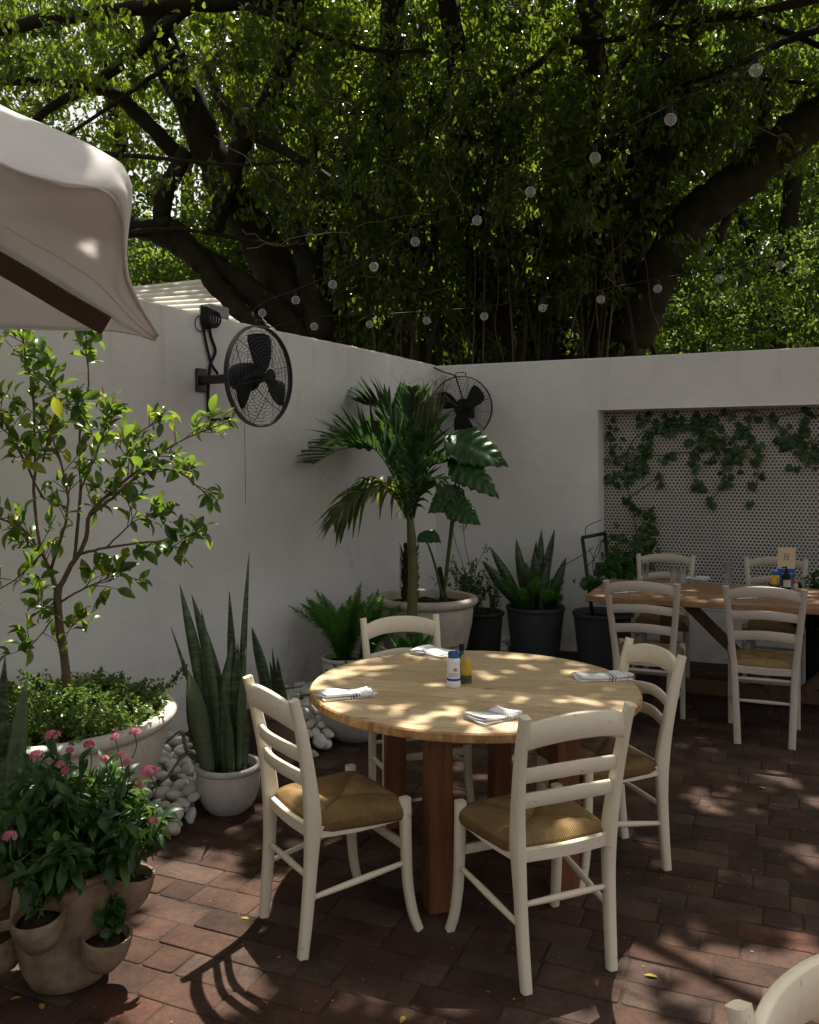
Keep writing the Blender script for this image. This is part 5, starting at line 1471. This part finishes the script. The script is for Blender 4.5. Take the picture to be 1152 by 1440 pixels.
# vine leaves: on the tile plane (depth from the recess back), and a bush above the pot
def tile_pt(px, py, o=.03):
    k = (px - 576) / F; base = C0 - NR * (DEP - .012 - o); t = (k * base[1] - base[0]) / (UR[0] - k * UR[1]); p = base + UR * t; p = p.copy(); p[2] = EYE - (py - HY) / F * p[1]; return p
vine_blobs = [(862, 610, 12, 14, 14), (866, 640, 14, 12, 12), (905, 640, 14, 26, 40), (925, 600, 16, 12, 24), (955, 595, 16, 12, 20), (990, 598, 22, 18, 50), (1000, 622, 18, 14, 30), (1030, 640, 22, 20, 55), (1045, 610, 14, 12, 18), (1065, 645, 8, 26, 22), (1060, 580, 8, 14, 8), (975, 640, 8, 22, 18), (980, 685, 7, 12, 9), (1020, 670, 10, 14, 14), (870, 670, 10, 12, 14), (884, 705, 8, 14, 12), (885, 665, 10, 30, 20), (942, 645, 8, 12, 10), (1008, 585, 22, 6, 12), (900, 590, 10, 6, 6),
              (1120, 625, 16, 20, 32), (1135, 600, 14, 10, 18), (1150, 640, 16, 14, 26), (1140, 575, 8, 14, 8), (1100, 615, 12, 10, 12), (1180, 620, 20, 20, 40), (925, 670, 6, 16, 8), (1000, 705, 8, 10, 6), (1055, 690, 5, 14, 6), (1085, 590, 8, 8, 6)]
pos, dr, up, ln = [], [], [], []
nrm = NR
for (px, py, sx_, sy_, n) in vine_blobs:
    for _ in range(int(n * .85)):
        p = tile_pt(px + rng.normal(0, sx_ * .6), py + rng.normal(0, sy_ * .6), rng.uniform(.012, .075))
        if (p - C0) @ UR < S[1] + .03 or p[2] > 2.16 : continue
        pos.append(p); d = unit(UR * rng.normal(0, .8) + V(0, 0, -1) * rng.uniform(.2, 1) + NR * rng.uniform(.05, .4)); dr.append(d); up.append(unit(NR + rng.normal(0, .28, 3))); ln.append(rng.uniform(.035, .085))
for (cx_, cy_, d0, sx_, sy_, n) in ((880, 795, 7.5, 22, 18, 130), (905, 775, 7.62, 12, 18, 60), (912, 745, 7.75, 10, 22, 34), (850, 800, 7.35, 14, 12, 40), (838, 822, 7.2, 22, 8, 60), (875, 760, 7.7, 16, 14, 24)):
    for _ in range(n):
        p = A(cx_ + rng.normal(0, sx_ * .6), cy_ + rng.normal(0, sy_ * .6), d0 + rng.normal(0, .06)); pos.append(p); dr.append(unit(rand_dirs(1, -.2)[0])); up.append(unit(V(-.2, -.7, .6) + rng.normal(0, .4, 3))); ln.append(rng.uniform(.04, .085))
ln = np.array(ln); leaf_mesh('foliage', M['vine'], np.array(pos), np.array(dr), np.array(up), ln, ln * .95, 'ivy', vp)
m = MB()
for pts in ([(905, 800), (890, 720), (880, 660), (890, 620), (930, 596), (985, 590)], [(890, 640), (930, 640), (975, 640), (978, 690)], [(930, 596), (1000, 600), (1040, 630), (1065, 660), (1062, 692)], [(985, 590), (1060, 578), (1110, 610), (1150, 625), (1190, 610)], [(1000, 620), (1020, 670), (1000, 705)], [(1110, 612), (1090, 590), (1140, 575)], [(885, 700), (930, 670), (925, 690)], [(880, 660), (862, 640), (858, 612)]):
    m.tube(smooth([tile_pt(x, y, .014) for x, y in pts], 7), .0045, 5, False)
m.build('vine_runner', M['twig'], vp)
# leafy plant behind the long table at the picture edge
c = V(3.15, 6.52, 0)
ep = empty('potted_shrub', c, 'dark leafy shrub beyond the menu card at the end of the long table', 'potted plant')
make_pot(ep, c, .22, .42, .16, 'black_pot', .014, .016); soil(ep, c, .18, .38)
shrub(ep, c + V(0, 0, .38), .26, .50, 40, 'vine', (.07, .12), .4)

# ------------------------------------------------------------------ white stones
protos = []
import bmesh
def stone_mesh(k):
    bm = bmesh.new(); bmesh.ops.create_icosphere(bm, subdivisions=3, radius=1.)
    r = np.random.default_rng(100 + k); ax = r.uniform(.68, 1.0, 3) * V(1.1, .9, .72); fr = r.normal(size=(6, 3)) * 1.3; phs = r.random(6) * 6.28; am = r.uniform(.02, .085, 6)
    cuts = [(unit(r.normal(size=3)), r.uniform(.72, .95)) for _ in range(4)]
    for v in bm.verts:
        p = np.array(v.co)
        for n_, h_ in cuts:
            d = p @ n_
            if d > h_: p = p - n_ * (d - h_) * .75
        p = p * (1 + sum(a * math.sin(f @ np.array(v.co) * 1.4 + q) for a, f, q in zip(am, fr, phs))); v.co = Vector(tuple(p * ax))
    me = bpy.data.meshes.new('stone'); bm.to_mesh(me); bm.free(); me.polygons.foreach_set('use_smooth', [True] * len(me.polygons)); me.materials.append(M['stone']); return me
stones = [stone_mesh(k) for k in range(10)]
def pile(poly, n, size, lab, group, peak, blockers=()):
    P = [on_z(x, y)[:2] for x, y in poly]; P = np.array(P); lo, hi = P.min(0), P.max(0); placed = []
    def inside(q):
        s = False
        for i in range(len(P)):
            a, b = P[i], P[i - 1]
            if (a[1] > q[1]) != (b[1] > q[1]) and q[0] < (b[0] - a[0]) * (q[1] - a[1]) / (b[1] - a[1]) + a[0]: s = not s
        return s
    tries = 0
    while len(placed) < n and tries < n * 60:
        tries += 1; q = lo + (hi - lo) * rng.random(2)
        if not inside(q) or any(np.linalg.norm(q - np.array(b[:2])) < b[2] for b in blockers): continue
        if (V(q[0], q[1], 0) - C0) @ NL < .05: continue
        r = rng.uniform(*size); z = r * .55
        for (x, y, z2, r2) in placed:
            d = math.hypot(q[0] - x, q[1] - y); rr = (r + r2) * .86
            if d < rr: z = max(z, z2 + .66 * math.sqrt(max(0, rr * rr - d * d)))
        if z > peak: continue
        placed.append((q[0], q[1], z, r))
    for (x, y, z, r) in placed:
        o = bpy.data.objects.new('white_stone', stones[rng.integers(0, 10)]); COL.objects.link(o); o.location = (x, y, z); o.scale = (r, r, r); o.rotation_euler = (rng.normal(0, .35), rng.normal(0, .35), rng.random() * 6.28)
        tag(o, lab, 'stone', group)
pile([(228, 1050), (262, 1066), (282, 1100), (291, 1135), (262, 1165), (205, 1195), (190, 1130), (212, 1075)], 90, (.030, .058), 'smooth white stone in the heap between the bowl planter and the snake plant', 'white stones beside the snake plant', .105, [(-.882, 4.22, .165), (-1.625, 3.86, .46)])
pile([(398, 990), (430, 975), (462, 1010), (476, 1038), (440, 1070), (385, 1085), (372, 1040)], 120, (.026, .058), 'chalk white stone in the heap beyond the cream chair, below the round table edge', 'white stones beyond the chair', .12, [(-.735, 4.86, .14), (-.335, 5.33, .2)])
pile([(655, 905), (715, 905), (712, 921), (650, 921)], 26, (.035, .065), 'grey white stone on the ground between the big planter and the dark grey pot', 'stones behind the round table', .1, [(1.10, 7.58, .27), (.123, 6.72, .38)])

# ------------------------------------------------------------------ fallen leaves
GL = 'fallen leaves on the bricks'
for i, (px, py, lab) in enumerate(((350, 1293, 'small yellow leaf on the sunlit bricks beside the chair leg'), (360, 1196, 'small yellow leaf on the shaded bricks in front of the snake plant pot'), (1066, 1107, 'tan fallen leaf on the bricks in front of the ladder back chairs'), (569, 1430, 'tiny yellow green leaf on the dark bricks at the lower picture edge'), (30, 1403, 'curled dry leaf on the dark bricks below the terracotta pot'), (925, 1375, 'pale scrap of petal on the bricks by the chair with its back to us'), (60, 1420, 'small dull leaf on the bricks under the dry curled one'))):
    p = on_z(px, py) + V(0, 0, .004)
    o = leaf_mesh('fallen_leaf', M['dry'], np.array([[0, 0, 0]]), np.array([unit(V(rng.normal(), rng.normal(), .05))]), np.array([[.1, .1, 1.]]), rng.uniform(.028, .045), .017, 'fine', None, np.array([rng.random() * .6]), True)
    o.location = (p[0], p[1], .002); o.scale = (1, 1, .35); tag(o, lab, 'leaf', GL)

# crumbs of leaf and petal that nobody could count
n_ = 900; xy = np.stack([rng.uniform(-1.9, 3.4, n_), rng.uniform(2.3, 7.0, n_)], axis=1)
kp = [((V(a, b, 0) - C0) @ NL > .15) and ((V(a, b, 0) - C0) @ NR > .2) for a, b in xy]; xy = xy[kp]; n_ = len(xy)
pp_ = np.column_stack([xy, np.full(n_, .0035)]); ll_ = rng.uniform(.004, .016, n_)
tag(leaf_mesh('leaf_litter', M['dry'], pp_, np.column_stack([rng.normal(size=(n_, 2)), np.zeros(n_)]), np.tile([0, 0, 1.], (n_, 1)) + rng.normal(0, .12, (n_, 3)), ll_, ll_ * rng.uniform(.25, .6, n_), 'simple', None, rng.random(n_)),
    'tiny dry crumbs of leaf and petal strewn over the bricks', 'litter', kind='stuff')

# ------------------------------------------------------------------ trees behind the walls
# gaps in the leaves along the sun's direction: where the photo has patches of sun
SPOTS = []
def sp_z(lst, z):
    for px, py, r in lst: SPOTS.append((on_z(px, py, z), r))
sp_z([(536, 938, .06), (514, 956, .05), (473, 947, .06), (446, 964, .05), (570, 952, .04), (577, 990, .06), (560, 992, .05), (604, 962, .05), (509, 996, .05), (553, 1008, .05), (555, 924, .06), (594, 920, .06), (620, 922, .06), (616, 1006, .05), (594, 1027, .05), (650, 1022, .05), (670, 1028, .06), (640, 996, .04),
      (689, 930, .06), (721, 933, .05), (737, 938, .05), (683, 951, .06), (690, 952, .05), (760, 926, .06), (753, 955, .05), (676, 917, .07), (710, 921, .07), (604, 963, .04), (618, 1009, .05), (683, 1012, .06), (722, 1018, .06), (770, 953, .04), (787, 983, .05), (817, 985, .05), (845, 968, .05), (800, 935, .04), (836, 946, .05), (490, 980, .05), (470, 990, .05), (525, 972, .04), (740, 1000, .04), (860, 985, .04), (640, 938, .04), (500, 940, .05)], TZ)
sp_z([(336, 1169, .05), (412, 1183, .05), (473, 1185, .06), (464, 1207, .05), (290, 1192, .07), (262, 1235, .10), (326, 1225, .08), (300, 1258, .10), (240, 1300, .16), (300, 1305, .13), (350, 1268, .10), (368, 1250, .07), (225, 1345, .14), (270, 1340, .12), (200, 1392, .14), (150, 1420, .13), (235, 1405, .14), (305, 1400, .06), (322, 1342, .06), (100, 1436, .12), (285, 1430, .07), (210, 1255, .06), (480, 1228, .05), (395, 1240, .05), (440, 1150, .04),
      (902, 1331, .07), (893, 1363, .09), (920, 1352, .06), (905, 1389, .08), (979, 1376, .06), (1024, 1341, .08), (1060, 1372, .06), (1125, 1328, .10), (1145, 1345, .10), (1090, 1352, .06), (1119, 1197, .06), (1146, 1205, .06), (982, 1124, .06), (1004, 1140, .05), (1065, 1143, .05), (1100, 1092, .06), (1112, 1100, .06), (1142, 1079, .06), (1145, 1124, .07), (896, 1433, .08), (918, 1187, .05), (890, 1175, .05), (1130, 1260, .05), (985, 1300, .05), (830, 1430, .06), (520, 1420, .03),
      (588, 1124, .07), (650, 1076, .08), (723, 1066, .08), (667, 1183, .06), (690, 1090, .08), (640, 1105, .07), (560, 1150, .06), (600, 1085, .07), (1100, 1000, .05), (560, 1060, .06)], 0)
SPOTS[47:] = [(p, r * 1.35) for p, r in SPOTS[47:]]
sp_z([(838, 1042, .06), (850, 1060, .04), (820, 1046, .05), (398, 1128, .04), (455, 1120, .03), (780, 1155, .03)], .46)
sp_z([(1085, 822, .06), (1120, 826, .09), (1145, 832, .08), (1060, 820, .06), (990, 822, .04)], LZ)
sr = np.random.default_rng(77)
for _ in range(24):
    a = sr.random() * 6.283; r_ = TR * math.sqrt(sr.random()); SPOTS.append((V(TC[0] + r_ * math.cos(a), TC[1] + r_ * math.sin(a), TZ), sr.uniform(.012, .042)))
for _ in range(26): SPOTS.append((on_z(sr.uniform(60, 400), sr.uniform(1190, 1440)), sr.uniform(.04, .10)))
for _ in range(6): SPOTS.append((on_z(sr.uniform(860, 1152), sr.uniform(1060, 1440)), sr.uniform(.02, .06)))
for _ in range(30): SPOTS.append((at(sr.uniform(170, 350), sr.uniform(400, 460), 12.), sr.uniform(.1, .25)))
def sp_box(n, x, y, d, r):
    for _ in range(n): SPOTS.append((at(sr.uniform(*x), sr.uniform(*y), sr.uniform(*d)), sr.uniform(*r)))
sp_box(80, (-20, 300), (470, 780), (3.8, 4.2), (.06, .15))        # citrus crown
sp_box(16, (0, 230), (940, 1010), (3.5, 4.2), (.06, .13))         # ground cover
sp_box(9, (180, 480), (1000, 1140), (4.2, 5.4), (.05, .10))       # stones
sp_box(10, (100, 240), (1030, 1180), (2.75, 3.0), (.03, .07))     # pentas
sp_box(12, (440, 560), (600, 760), (5.6, 6.8), (.04, .08))        # palm
sp_box(8, (600, 700), (600, 700), (6.3, 6.6), (.04, .08))
sp_box(30, (440, 560), (840, 920), (5.3, 6.3), (.06, .14))
sp_box(8, (-160, 190), (100, 300), (1.6, 2.0), (.05, .16))       # parasol
sp_box(26, (340, 960), (880, 1060), (2.8, 4.2), (.02, .05))       # chair backs
sp_box(20, (420, 900), (20, 300), (9, 11.2), (.10, .30))           # lit leaf clusters in the fig
sp_box(11, (-20, 420), (40, 260), (9, 11.5), (.12, .3))
for _ in range(30): SPOTS.append((on_z(sr.uniform(170, 400), sr.uniform(1195, 1440)), sr.uniform(.10, .20)))
for _ in range(9): SPOTS.append((on_z(sr.uniform(870, 1150), sr.uniform(1310, 1440)), sr.uniform(.10, .18)))
SP = np.array([s[0] for s in SPOTS]); SRAD = np.array([s[1] for s in SPOTS])

def carve(pos, ln):
    keep = np.ones(len(pos), bool); mid = pos.copy(); mid[:, 2] -= ln * .3
    for p, r in zip(SP, SRAD):
        v = mid - p; t = v @ SUN; d2 = (v * v).sum(1) - t * t
        keep &= ~((d2 < (r * .55 + .010 + ln * .20) ** 2) & (t > 0))
    return keep

def crown(name, root, mat, zones, per, rad, size, asp=.52, hang=.8, sprays=None, boxes=()):
    TW = MB(); P, Dv, U, Ln, Rn = [], [], [], [], []
    for (x0, x1, y0, y1, d0, d1, n) in zones:
        for _ in range(n):
            d = (rng.random() * (d1 ** 3 - d0 ** 3) + d0 ** 3) ** (1 / 3)
            c = at(rng.uniform(x0, x1), rng.uniform(y0, y1), d)
            if c[2] < .6: continue
            k = int(per * rng.uniform(.5, 1.5)); r = rad * rng.uniform(.6, 1.4)
            ax = rand_dirs(1, -.3)[0]; t = rng.uniform(-1, 1, k)
            p = c + ax * (t * r)[:, None] + rng.normal(0, r * .30, (k, 3)) * V(1, 1, .8)
            dd = rng.normal(0, .55, (k, 3)) + V(0, 0, -hang) + ax * .4
            if sprays and d < sprays and rng.random() < .5:
                w_ = rng.normal(0, r * .22, (5, 3)); TW.tube([c + ax * q * r * 1.5 + w_[i] for i, q in enumerate((-1.1, -.5, 0, .5, 1.))], [.009, .007, .006, .004, .002], 4, False)
            P.append(p); Dv.append(dd); U.append(rng.normal(0, .8, (k, 3)) + V(0, -.35, .7)); Ln.append(rng.uniform(size[0], size[1], k)); Rn.append(np.clip(rng.normal(rng.uniform(.2, .75), .16, k), 0, 1))
    for (x0, x1, y0, y1, z0, z1, n, big) in boxes:
        for _ in range(n):
            c = V(rng.uniform(x0, x1), rng.uniform(y0, y1), rng.uniform(z0, z1)); k = int(per * rng.uniform(.6, 1.5)); r = rad * 1.4 * rng.uniform(.6, 1.4)
            P.append(c + rng.normal(0, r * .5, (k, 3)) * V(1, 1, .6)); Dv.append(rng.normal(0, .7, (k, 3)) + V(0, 0, -.25)); U.append(rng.normal(0, .45, (k, 3)) + V(0, 0, 1)); Ln.append(rng.uniform(size[0] * big, size[1] * big, k)); Rn.append(rng.random(k))
    P, Dv, U, Ln, Rn = map(np.concatenate, (P, Dv, U, Ln, Rn))
    k = carve(P, Ln) & (P[:, 2] > .3)
    if TW.n: TW.build('twig_spray', M['twig'], root)
    return leaf_mesh(name, M[mat], P[k], Dv[k], U[k], Ln[k], Ln[k] * asp, 'simple', root, Rn[k])

def limb(root, pts, radii, nm='limb', n=12, jit=.22, mat='bark'):
    P = smooth([at(*p) for p in pts], 6); k = len(P)
    R = np.interp(np.linspace(0, 1, k), np.linspace(0, 1, len(radii)), radii)
    P = P + rng.normal(0, 1, P.shape) * (R * (.5 if nm == 'twig' else .09) + (.012 if nm == 'twig' else 0))[:, None]
    m = MB(); m.tube(P, R, n, True, jit); return m.build(nm, M[mat], root)
def down(px, py, d): return (px, HY + EYE * F / d - 2, d)   # the same point at ground level

bt = empty('banyan_tree', (.4, 10.8, 0), 'huge dark many stemmed fig tree with hanging roots spreading over the wall corner', 'tree')
limb(bt, [(500, 860, 10.6), (480, 600, 10.6), (440, 480, 10.6), (390, 385, 10.6), (330, 280, 10.5), (280, 180, 10.4), (235, 70, 10.2), (190, -90, 9.8)], [.42, .33, .27, .25, .22, .2, .18, .13], 'trunk', 18)
limb(bt, [(455, 520, 10.5), (400, 450, 10.3), (340, 400, 10.2), (280, 362, 10.1), (225, 330, 10.0), (175, 318, 9.9), (90, 325, 9.7), (-60, 290, 9.4)], [.19, .16, .15, .14, .13, .12, .10, .07])
limb(bt, [(372, 470, 10.0), (330, 430, 10.0), (290, 378, 10.0), (262, 345, 10.0), (240, 318, 10.0)], [.10, .11, .12, .13, .12])
limb(bt, [(232, 322, 9.95), (228, 285, 9.95), (240, 255, 10.0), (262, 215, 10.1)], [.11, .10, .10, .09])
limb(bt, [(600, 870, 11.4), (598, 540, 11.4), (590, 400, 11.3), (565, 260, 11.2), (545, 120, 11.0), (560, -80, 10.8)], [.5, .40, .30, .22, .17, .12], 'trunk', 18)
limb(bt, [(700, 860, 11.0), (698, 520, 11.0), (688, 360, 11.0), (660, 210, 11.0), (640, 60, 10.8), (610, -90, 10.6)], [.32, .26, .2, .16, .13, .1], 'trunk', 16)
limb(bt, [(800, 870, 11.6), (790, 520, 11.6), (780, 360, 11.5), (800, 230, 11.3), (850, 150, 11.1), (900, 60, 10.9), (940, -80, 10.7)], [.32, .26, .2, .16, .14, .12, .1], 'trunk', 16)
limb(bt, [(870, 850, 10.6), (868, 520, 10.6), (870, 400, 10.5), (890, 300, 10.4), (925, 190, 10.3), (945, 90, 10.2), (960, -100, 9.9)], [.40, .32, .27, .25, .26, .25, .18], 'trunk', 18)
limb(bt, [(885, 480, 10.3), (915, 410, 10.1), (955, 330, 9.9), (1000, 285, 9.7), (1060, 235, 9.4), (1110, 195, 9.2), (1180, 140, 8.9), (1280, 60, 8.6)], [.25, .23, .22, .22, .21, .21, .19, .15], 'limb', 16)
limb(bt, [(892, 330, 10.35), (850, 240, 10.3), (842, 130, 10.3), (830, 10, 10.2), (820, -90, 10.1)], [.20, .17, .14, .13, .10])
limb(bt, [(925, 200, 10.2), (890, 150, 10.4), (840, 190, 10.6), (790, 240, 10.8)], [.12, .13, .15, .16])
limb(bt, [(455, 470, 10.3), (440, 410, 10.2), (425, 360, 10.15), (415, 310, 10.1)], [.20, .15, .11, .07])
for pts, r in (
    ([(290, 95, 9.8), (330, 172, 9.7), (420, 222, 9.6), (500, 280, 9.5), (560, 320, 9.5)], (.06, .04)),
    ([(-40, 48, 9.0), (60, 30, 9.1), (140, 18, 9.2), (250, 8, 9.4), (420, 2, 9.7)], (.06, .09)),
    ([(20, 190, 9.4), (75, 150, 9.5), (150, 105, 9.7), (230, 40, 9.9), (300, -20, 10)], (.035, .09)),
    ([(-20, 115, 9.4), (70, 115, 9.5), (150, 128, 9.7), (200, 165, 10.0), (260, 230, 10.3)], (.04, .10)),
    ([(90, 192, 9.2), (140, 160, 9.3), (200, 118, 9.4), (260, 75, 9.5)], (.016, .03)),
    ([(130, 215, 9.5), (220, 222, 9.4), (330, 232, 9.3), (430, 225, 9.2)], (.03, .012)),
    ([(150, 330, 9.8), (250, 322, 9.8), (330, 335, 9.9), (420, 350, 10)], (.03, .02)),
    ([(350, 10, 9.0), (420, 35, 8.9), (480, 60, 8.8), (540, 72, 8.7), (600, 70, 8.7)], (.035, .02)),
    ([(780, 60, 9.5), (870, 55, 9.4), (950, 30, 9.3), (1050, 20, 9.1), (1180, -10, 8.9)], (.03, .05)),
    ([(940, 60, 9.6), (1010, 20, 9.5), (1090, 40, 9.3), (1180, 75, 9.1)], (.05, .03)),
    ([(960, 120, 9.6), (1030, 95, 9.4), (1100, 60, 9.2), (1190, 30, 9.0)], (.025, .04)),
    ([(690, 130, 9.6), (750, 95, 9.6), (790, 60, 9.6), (830, 58, 9.6)], (.03, .05)),
    ([(880, 110, 10), (950, 130, 9.8), (1040, 110, 9.6), (1160, 120, 9.4)], (.03, .02)),
    ([(850, 240, 10.3), (910, 300, 10.2), (935, 330, 10.2)], (.03, .02)),
    ([(1010, 340, 9.8), (1040, 260, 9.9), (1065, 190, 10.0), (1085, 120, 10)], (.05, .07)),
    ([(300, 330, 10), (320, 260, 10.1), (345, 190, 10.3), (400, 90, 10.5), (430, -40, 10.5)], (.10, .13)),
): limb(bt, pts, r, 'branch', 9, .2)
for pts, r in (
    ([(698, 66, 8.6), (660, 95, 8.5), (636, 118, 8.5), (632, 160, 8.5), (618, 215, 8.5), (640, 265, 8.5), (652, 300, 8.5)], (.009, .003)),
    ([(652, 255, 8.5), (640, 245, 8.5), (622, 228, 8.5)], (.004, .002)),
    ([(350, 350, 9.0), (420, 335, 8.9), (490, 322, 8.8), (560, 305, 8.7), (610, 300, 8.6)], (.005, .003)),
    ([(340, 322, 9.0), (390, 345, 8.9), (430, 338, 8.9), (470, 318, 8.8)], (.004, .002)),
    ([(300, 190, 9.2), (350, 225, 9.1), (395, 265, 9.0), (430, 290, 9.0)], (.006, .003)),
    ([(520, 130, 8.9), (470, 185, 8.9), (560, 240, 8.8), (600, 300, 8.8)], (.005, .003)),
): limb(bt, pts, r, 'twig', 6, .2, 'pale_twig')
rr_ = np.random.default_rng(3)
for i in range(64):
    x = rr_.choice([rr_.uniform(430, 900), rr_.normal(560, 40), rr_.normal(700, 40), rr_.normal(840, 45)]); d = rr_.uniform(9.7, 11.4); yt = rr_.uniform(90, 330)
    r = float(rr_.choice([.006, .009, .013, .02, .035], p=[.3, .3, .2, .14, .06]))
    yb = HY + EYE * F / d - 2 if r > .008 else rr_.uniform(430, 560)
    k = 7; ys = np.linspace(yt, yb, k); xs = x + np.cumsum(rr_.normal(0, 9 if r < .02 else 12, k))
    limb(bt, [(a, b, d + rr_.normal(0, .04)) for a, b in zip(xs, ys)], (r * .7, r), 'aerial_root', 6, .2, 'twig' if r < .02 else 'bark')
for i in range(11):
    x = rr_.uniform(430, 900); d = rr_.uniform(9.5, 10.6); lean = rr_.normal(0, 55); r = rr_.uniform(.02, .055); yt = rr_.uniform(120, 330)
    ys = [HY + EYE * F / d - 2, 520, 450, 380, (380 + yt) / 2, yt]
    xs = [x - lean * .8, x - lean * .35, x + rr_.normal(0, 8), x + lean * .4 + rr_.normal(0, 8), x + lean * .7 + rr_.normal(0, 10), x + lean + rr_.normal(0, 14)]
    limb(bt, [(a, b, d) for a, b in zip(xs, ys)], (r, r * .9, r * .8, r * .5), 'stem', 8, .25, 'bark')
crown('crown', bt, 'ficus', [
    (-260, 1400, -430, 40, 8.2, 13.5, 1500), (-60, 1250, 20, 120, 8.6, 12.5, 380),
    (-40, 430, 100, 260, 9.2, 12, 105), (430, 860, 100, 310, 8.7, 11.6, 420), (680, 1000, 120, 380, 9.4, 11.6, 200), (860, 1260, 90, 220, 8.8, 12, 190), (470, 900, 310, 430, 9.6, 10.9, 90), (500, 900, 420, 500, 10, 11, 26), (280, 520, 190, 330, 9.3, 11, 36)], 40, .20, (.06, .115), .56, sprays=12,
    boxes=[(-2.6, .7, 2.4, 3.4, 4.3, 5.2, 150, 1.3), (-2.2, 4.5, 3.2, 4.6, 4.9, 6.2, 330, 1.3), (-2.2, 4.6, 4.6, 6.5, 5.5, 6.9, 470, 1.3), (-1.8, 5.2, 6.5, 8.5, 6.6, 8.1, 500, 1.3), (-1.5, 6.5, 8.5, 12.0, 7.9, 9.8, 470, 1.3)])
def wlimb(root, pts, radii, nm='limb'):
    P = smooth([V(*p) for p in pts], 6); R = np.interp(np.linspace(0, 1, len(P)), np.linspace(0, 1, len(radii)), radii)
    m = MB(); m.tube(P + rng.normal(0, 1, P.shape) * (R * .1)[:, None], R, 10, True, .2); return m.build(nm, M['bark'], root)
wlimb(bt, [(.3, 10.8, 8.2), (.2, 9.6, 8.4), (.9, 8.0, 7.6), (1.5, 6.4, 6.6), (2.3, 5.0, 6.0), (3.2, 4.0, 5.6)], (.2, .13, .08, .05, .03, .012))
wlimb(bt, [(3.2, 10.0, 8.0), (3.5, 8.6, 8.3), (3.9, 7.2, 7.6), (4.4, 5.6, 6.6), (4.2, 4.2, 5.9)], (.2, .12, .07, .04, .015))
wlimb(bt, [(.4, 9.2, 8.2), (-.9, 7.6, 7.4), (-1.6, 6.0, 6.5), (-1.9, 4.4, 5.8)], (.09, .06, .04, .015))

def back_tree(x, d, ztop, mat, zones, per, rad, size, lab, trunks):
    g0 = at(x, HY, d); root = empty('garden_tree', (g0[0], d, 0), lab, 'tree', 'trees beyond the courtyard walls')
    for pts, r in trunks: limb(root, pts, r, 'trunk', 10)
    crown('crown', root, mat, zones, per, rad, size, .5, .4)
back_tree(120, 16.5, 9, 'backleaf', [(-250, 340, 120, 420, 15, 18, 430), (-250, 330, -120, 130, 15, 18, 420), (190, 330, 370, 420, 14.5, 16, 26)], 34, .42, (.09, .15), 'loose pale green tree with sky showing through beyond the shed roof', [([(150, 770, 16.5), (140, 400, 16.5), (170, 200, 16.5), (120, 0, 16.5)], (.25, .12))])
back_tree(480, 17, 10, 'ficus', [(320, 640, 20, 560, 15, 18.5, 800), (330, 640, -200, 40, 15, 18, 200)], 34, .45, (.14, .22), 'dense dark tree filling the gap behind the hanging roots beyond the plain wall', [([(480, 770, 17), (470, 400, 17), (500, 100, 17)], (.35, .15))])
back_tree(740, 17.5, 10, 'ficus', [(600, 920, 20, 560, 15.5, 19, 800), (600, 900, -220, 40, 15, 18, 220)], 34, .45, (.14, .22), 'dense dark tree behind the middle of the fig tree beyond the recess wall', [([(740, 770, 17.5), (745, 400, 17.5), (720, 100, 17.5)], (.35, .15))])
back_tree(1040, 15.5, 9, 'backleaf', [(870, 1330, 150, 500, 14, 17.5, 620), (870, 1400, -200, 160, 14.5, 18, 380)], 38, .27, (.08, .18), 'sunny light green tree beyond the tiled wall under the big leaning limb', [([(1085, 770, 15), (1090, 440, 15), (1110, 300, 15), (1130, 100, 15.3)], (.22, .12)), ([(1085, 480, 15), (1060, 350, 15.1), (1010, 250, 15.2)], (.10, .06))])
back_tree(1010, 12.5, 4, 'backleaf', [(880, 1290, 410, 560, 11.6, 13.6, 190), (985, 1290, 330, 420, 12, 14, 60)], 32, .26, (.05, .085), 'low bright leafy bush peeping over the top of the recess wall', [([(1000, 800, 12.5), (1000, 600, 12.5), (990, 480, 12.5)], (.06, .03))])
back_tree(1500, 18, 9, 'ficus', [(1100, 1900, -150, 560, 18, 22, 520)], 30, .5, (.12, .18), 'dark green tree farthest off beyond the end of the recess wall', [([(1450, 740, 18), (1450, 300, 18), (1450, 0, 18)], (.3, .15))])

for x, lab in ((260, 'distant dark tree showing through the gaps of the loose pale tree'), (1420, 'distant dark tree beyond the end of the tiled wall'), (640, 'distant dark tree closing the view between the two dense trees'), (1000, 'distant dark tree behind the sunny light green one')):
    back_tree(x, 24, 9, 'ficus', [(x - 230, x + 230, (330 if x == 260 else 20), 600, 22, 26, 820)], 26, .7, (.24, .4), lab, [([(x, 740, 24), (x + 5, 400, 24), (x, 200, 24)], (.3, .15))])
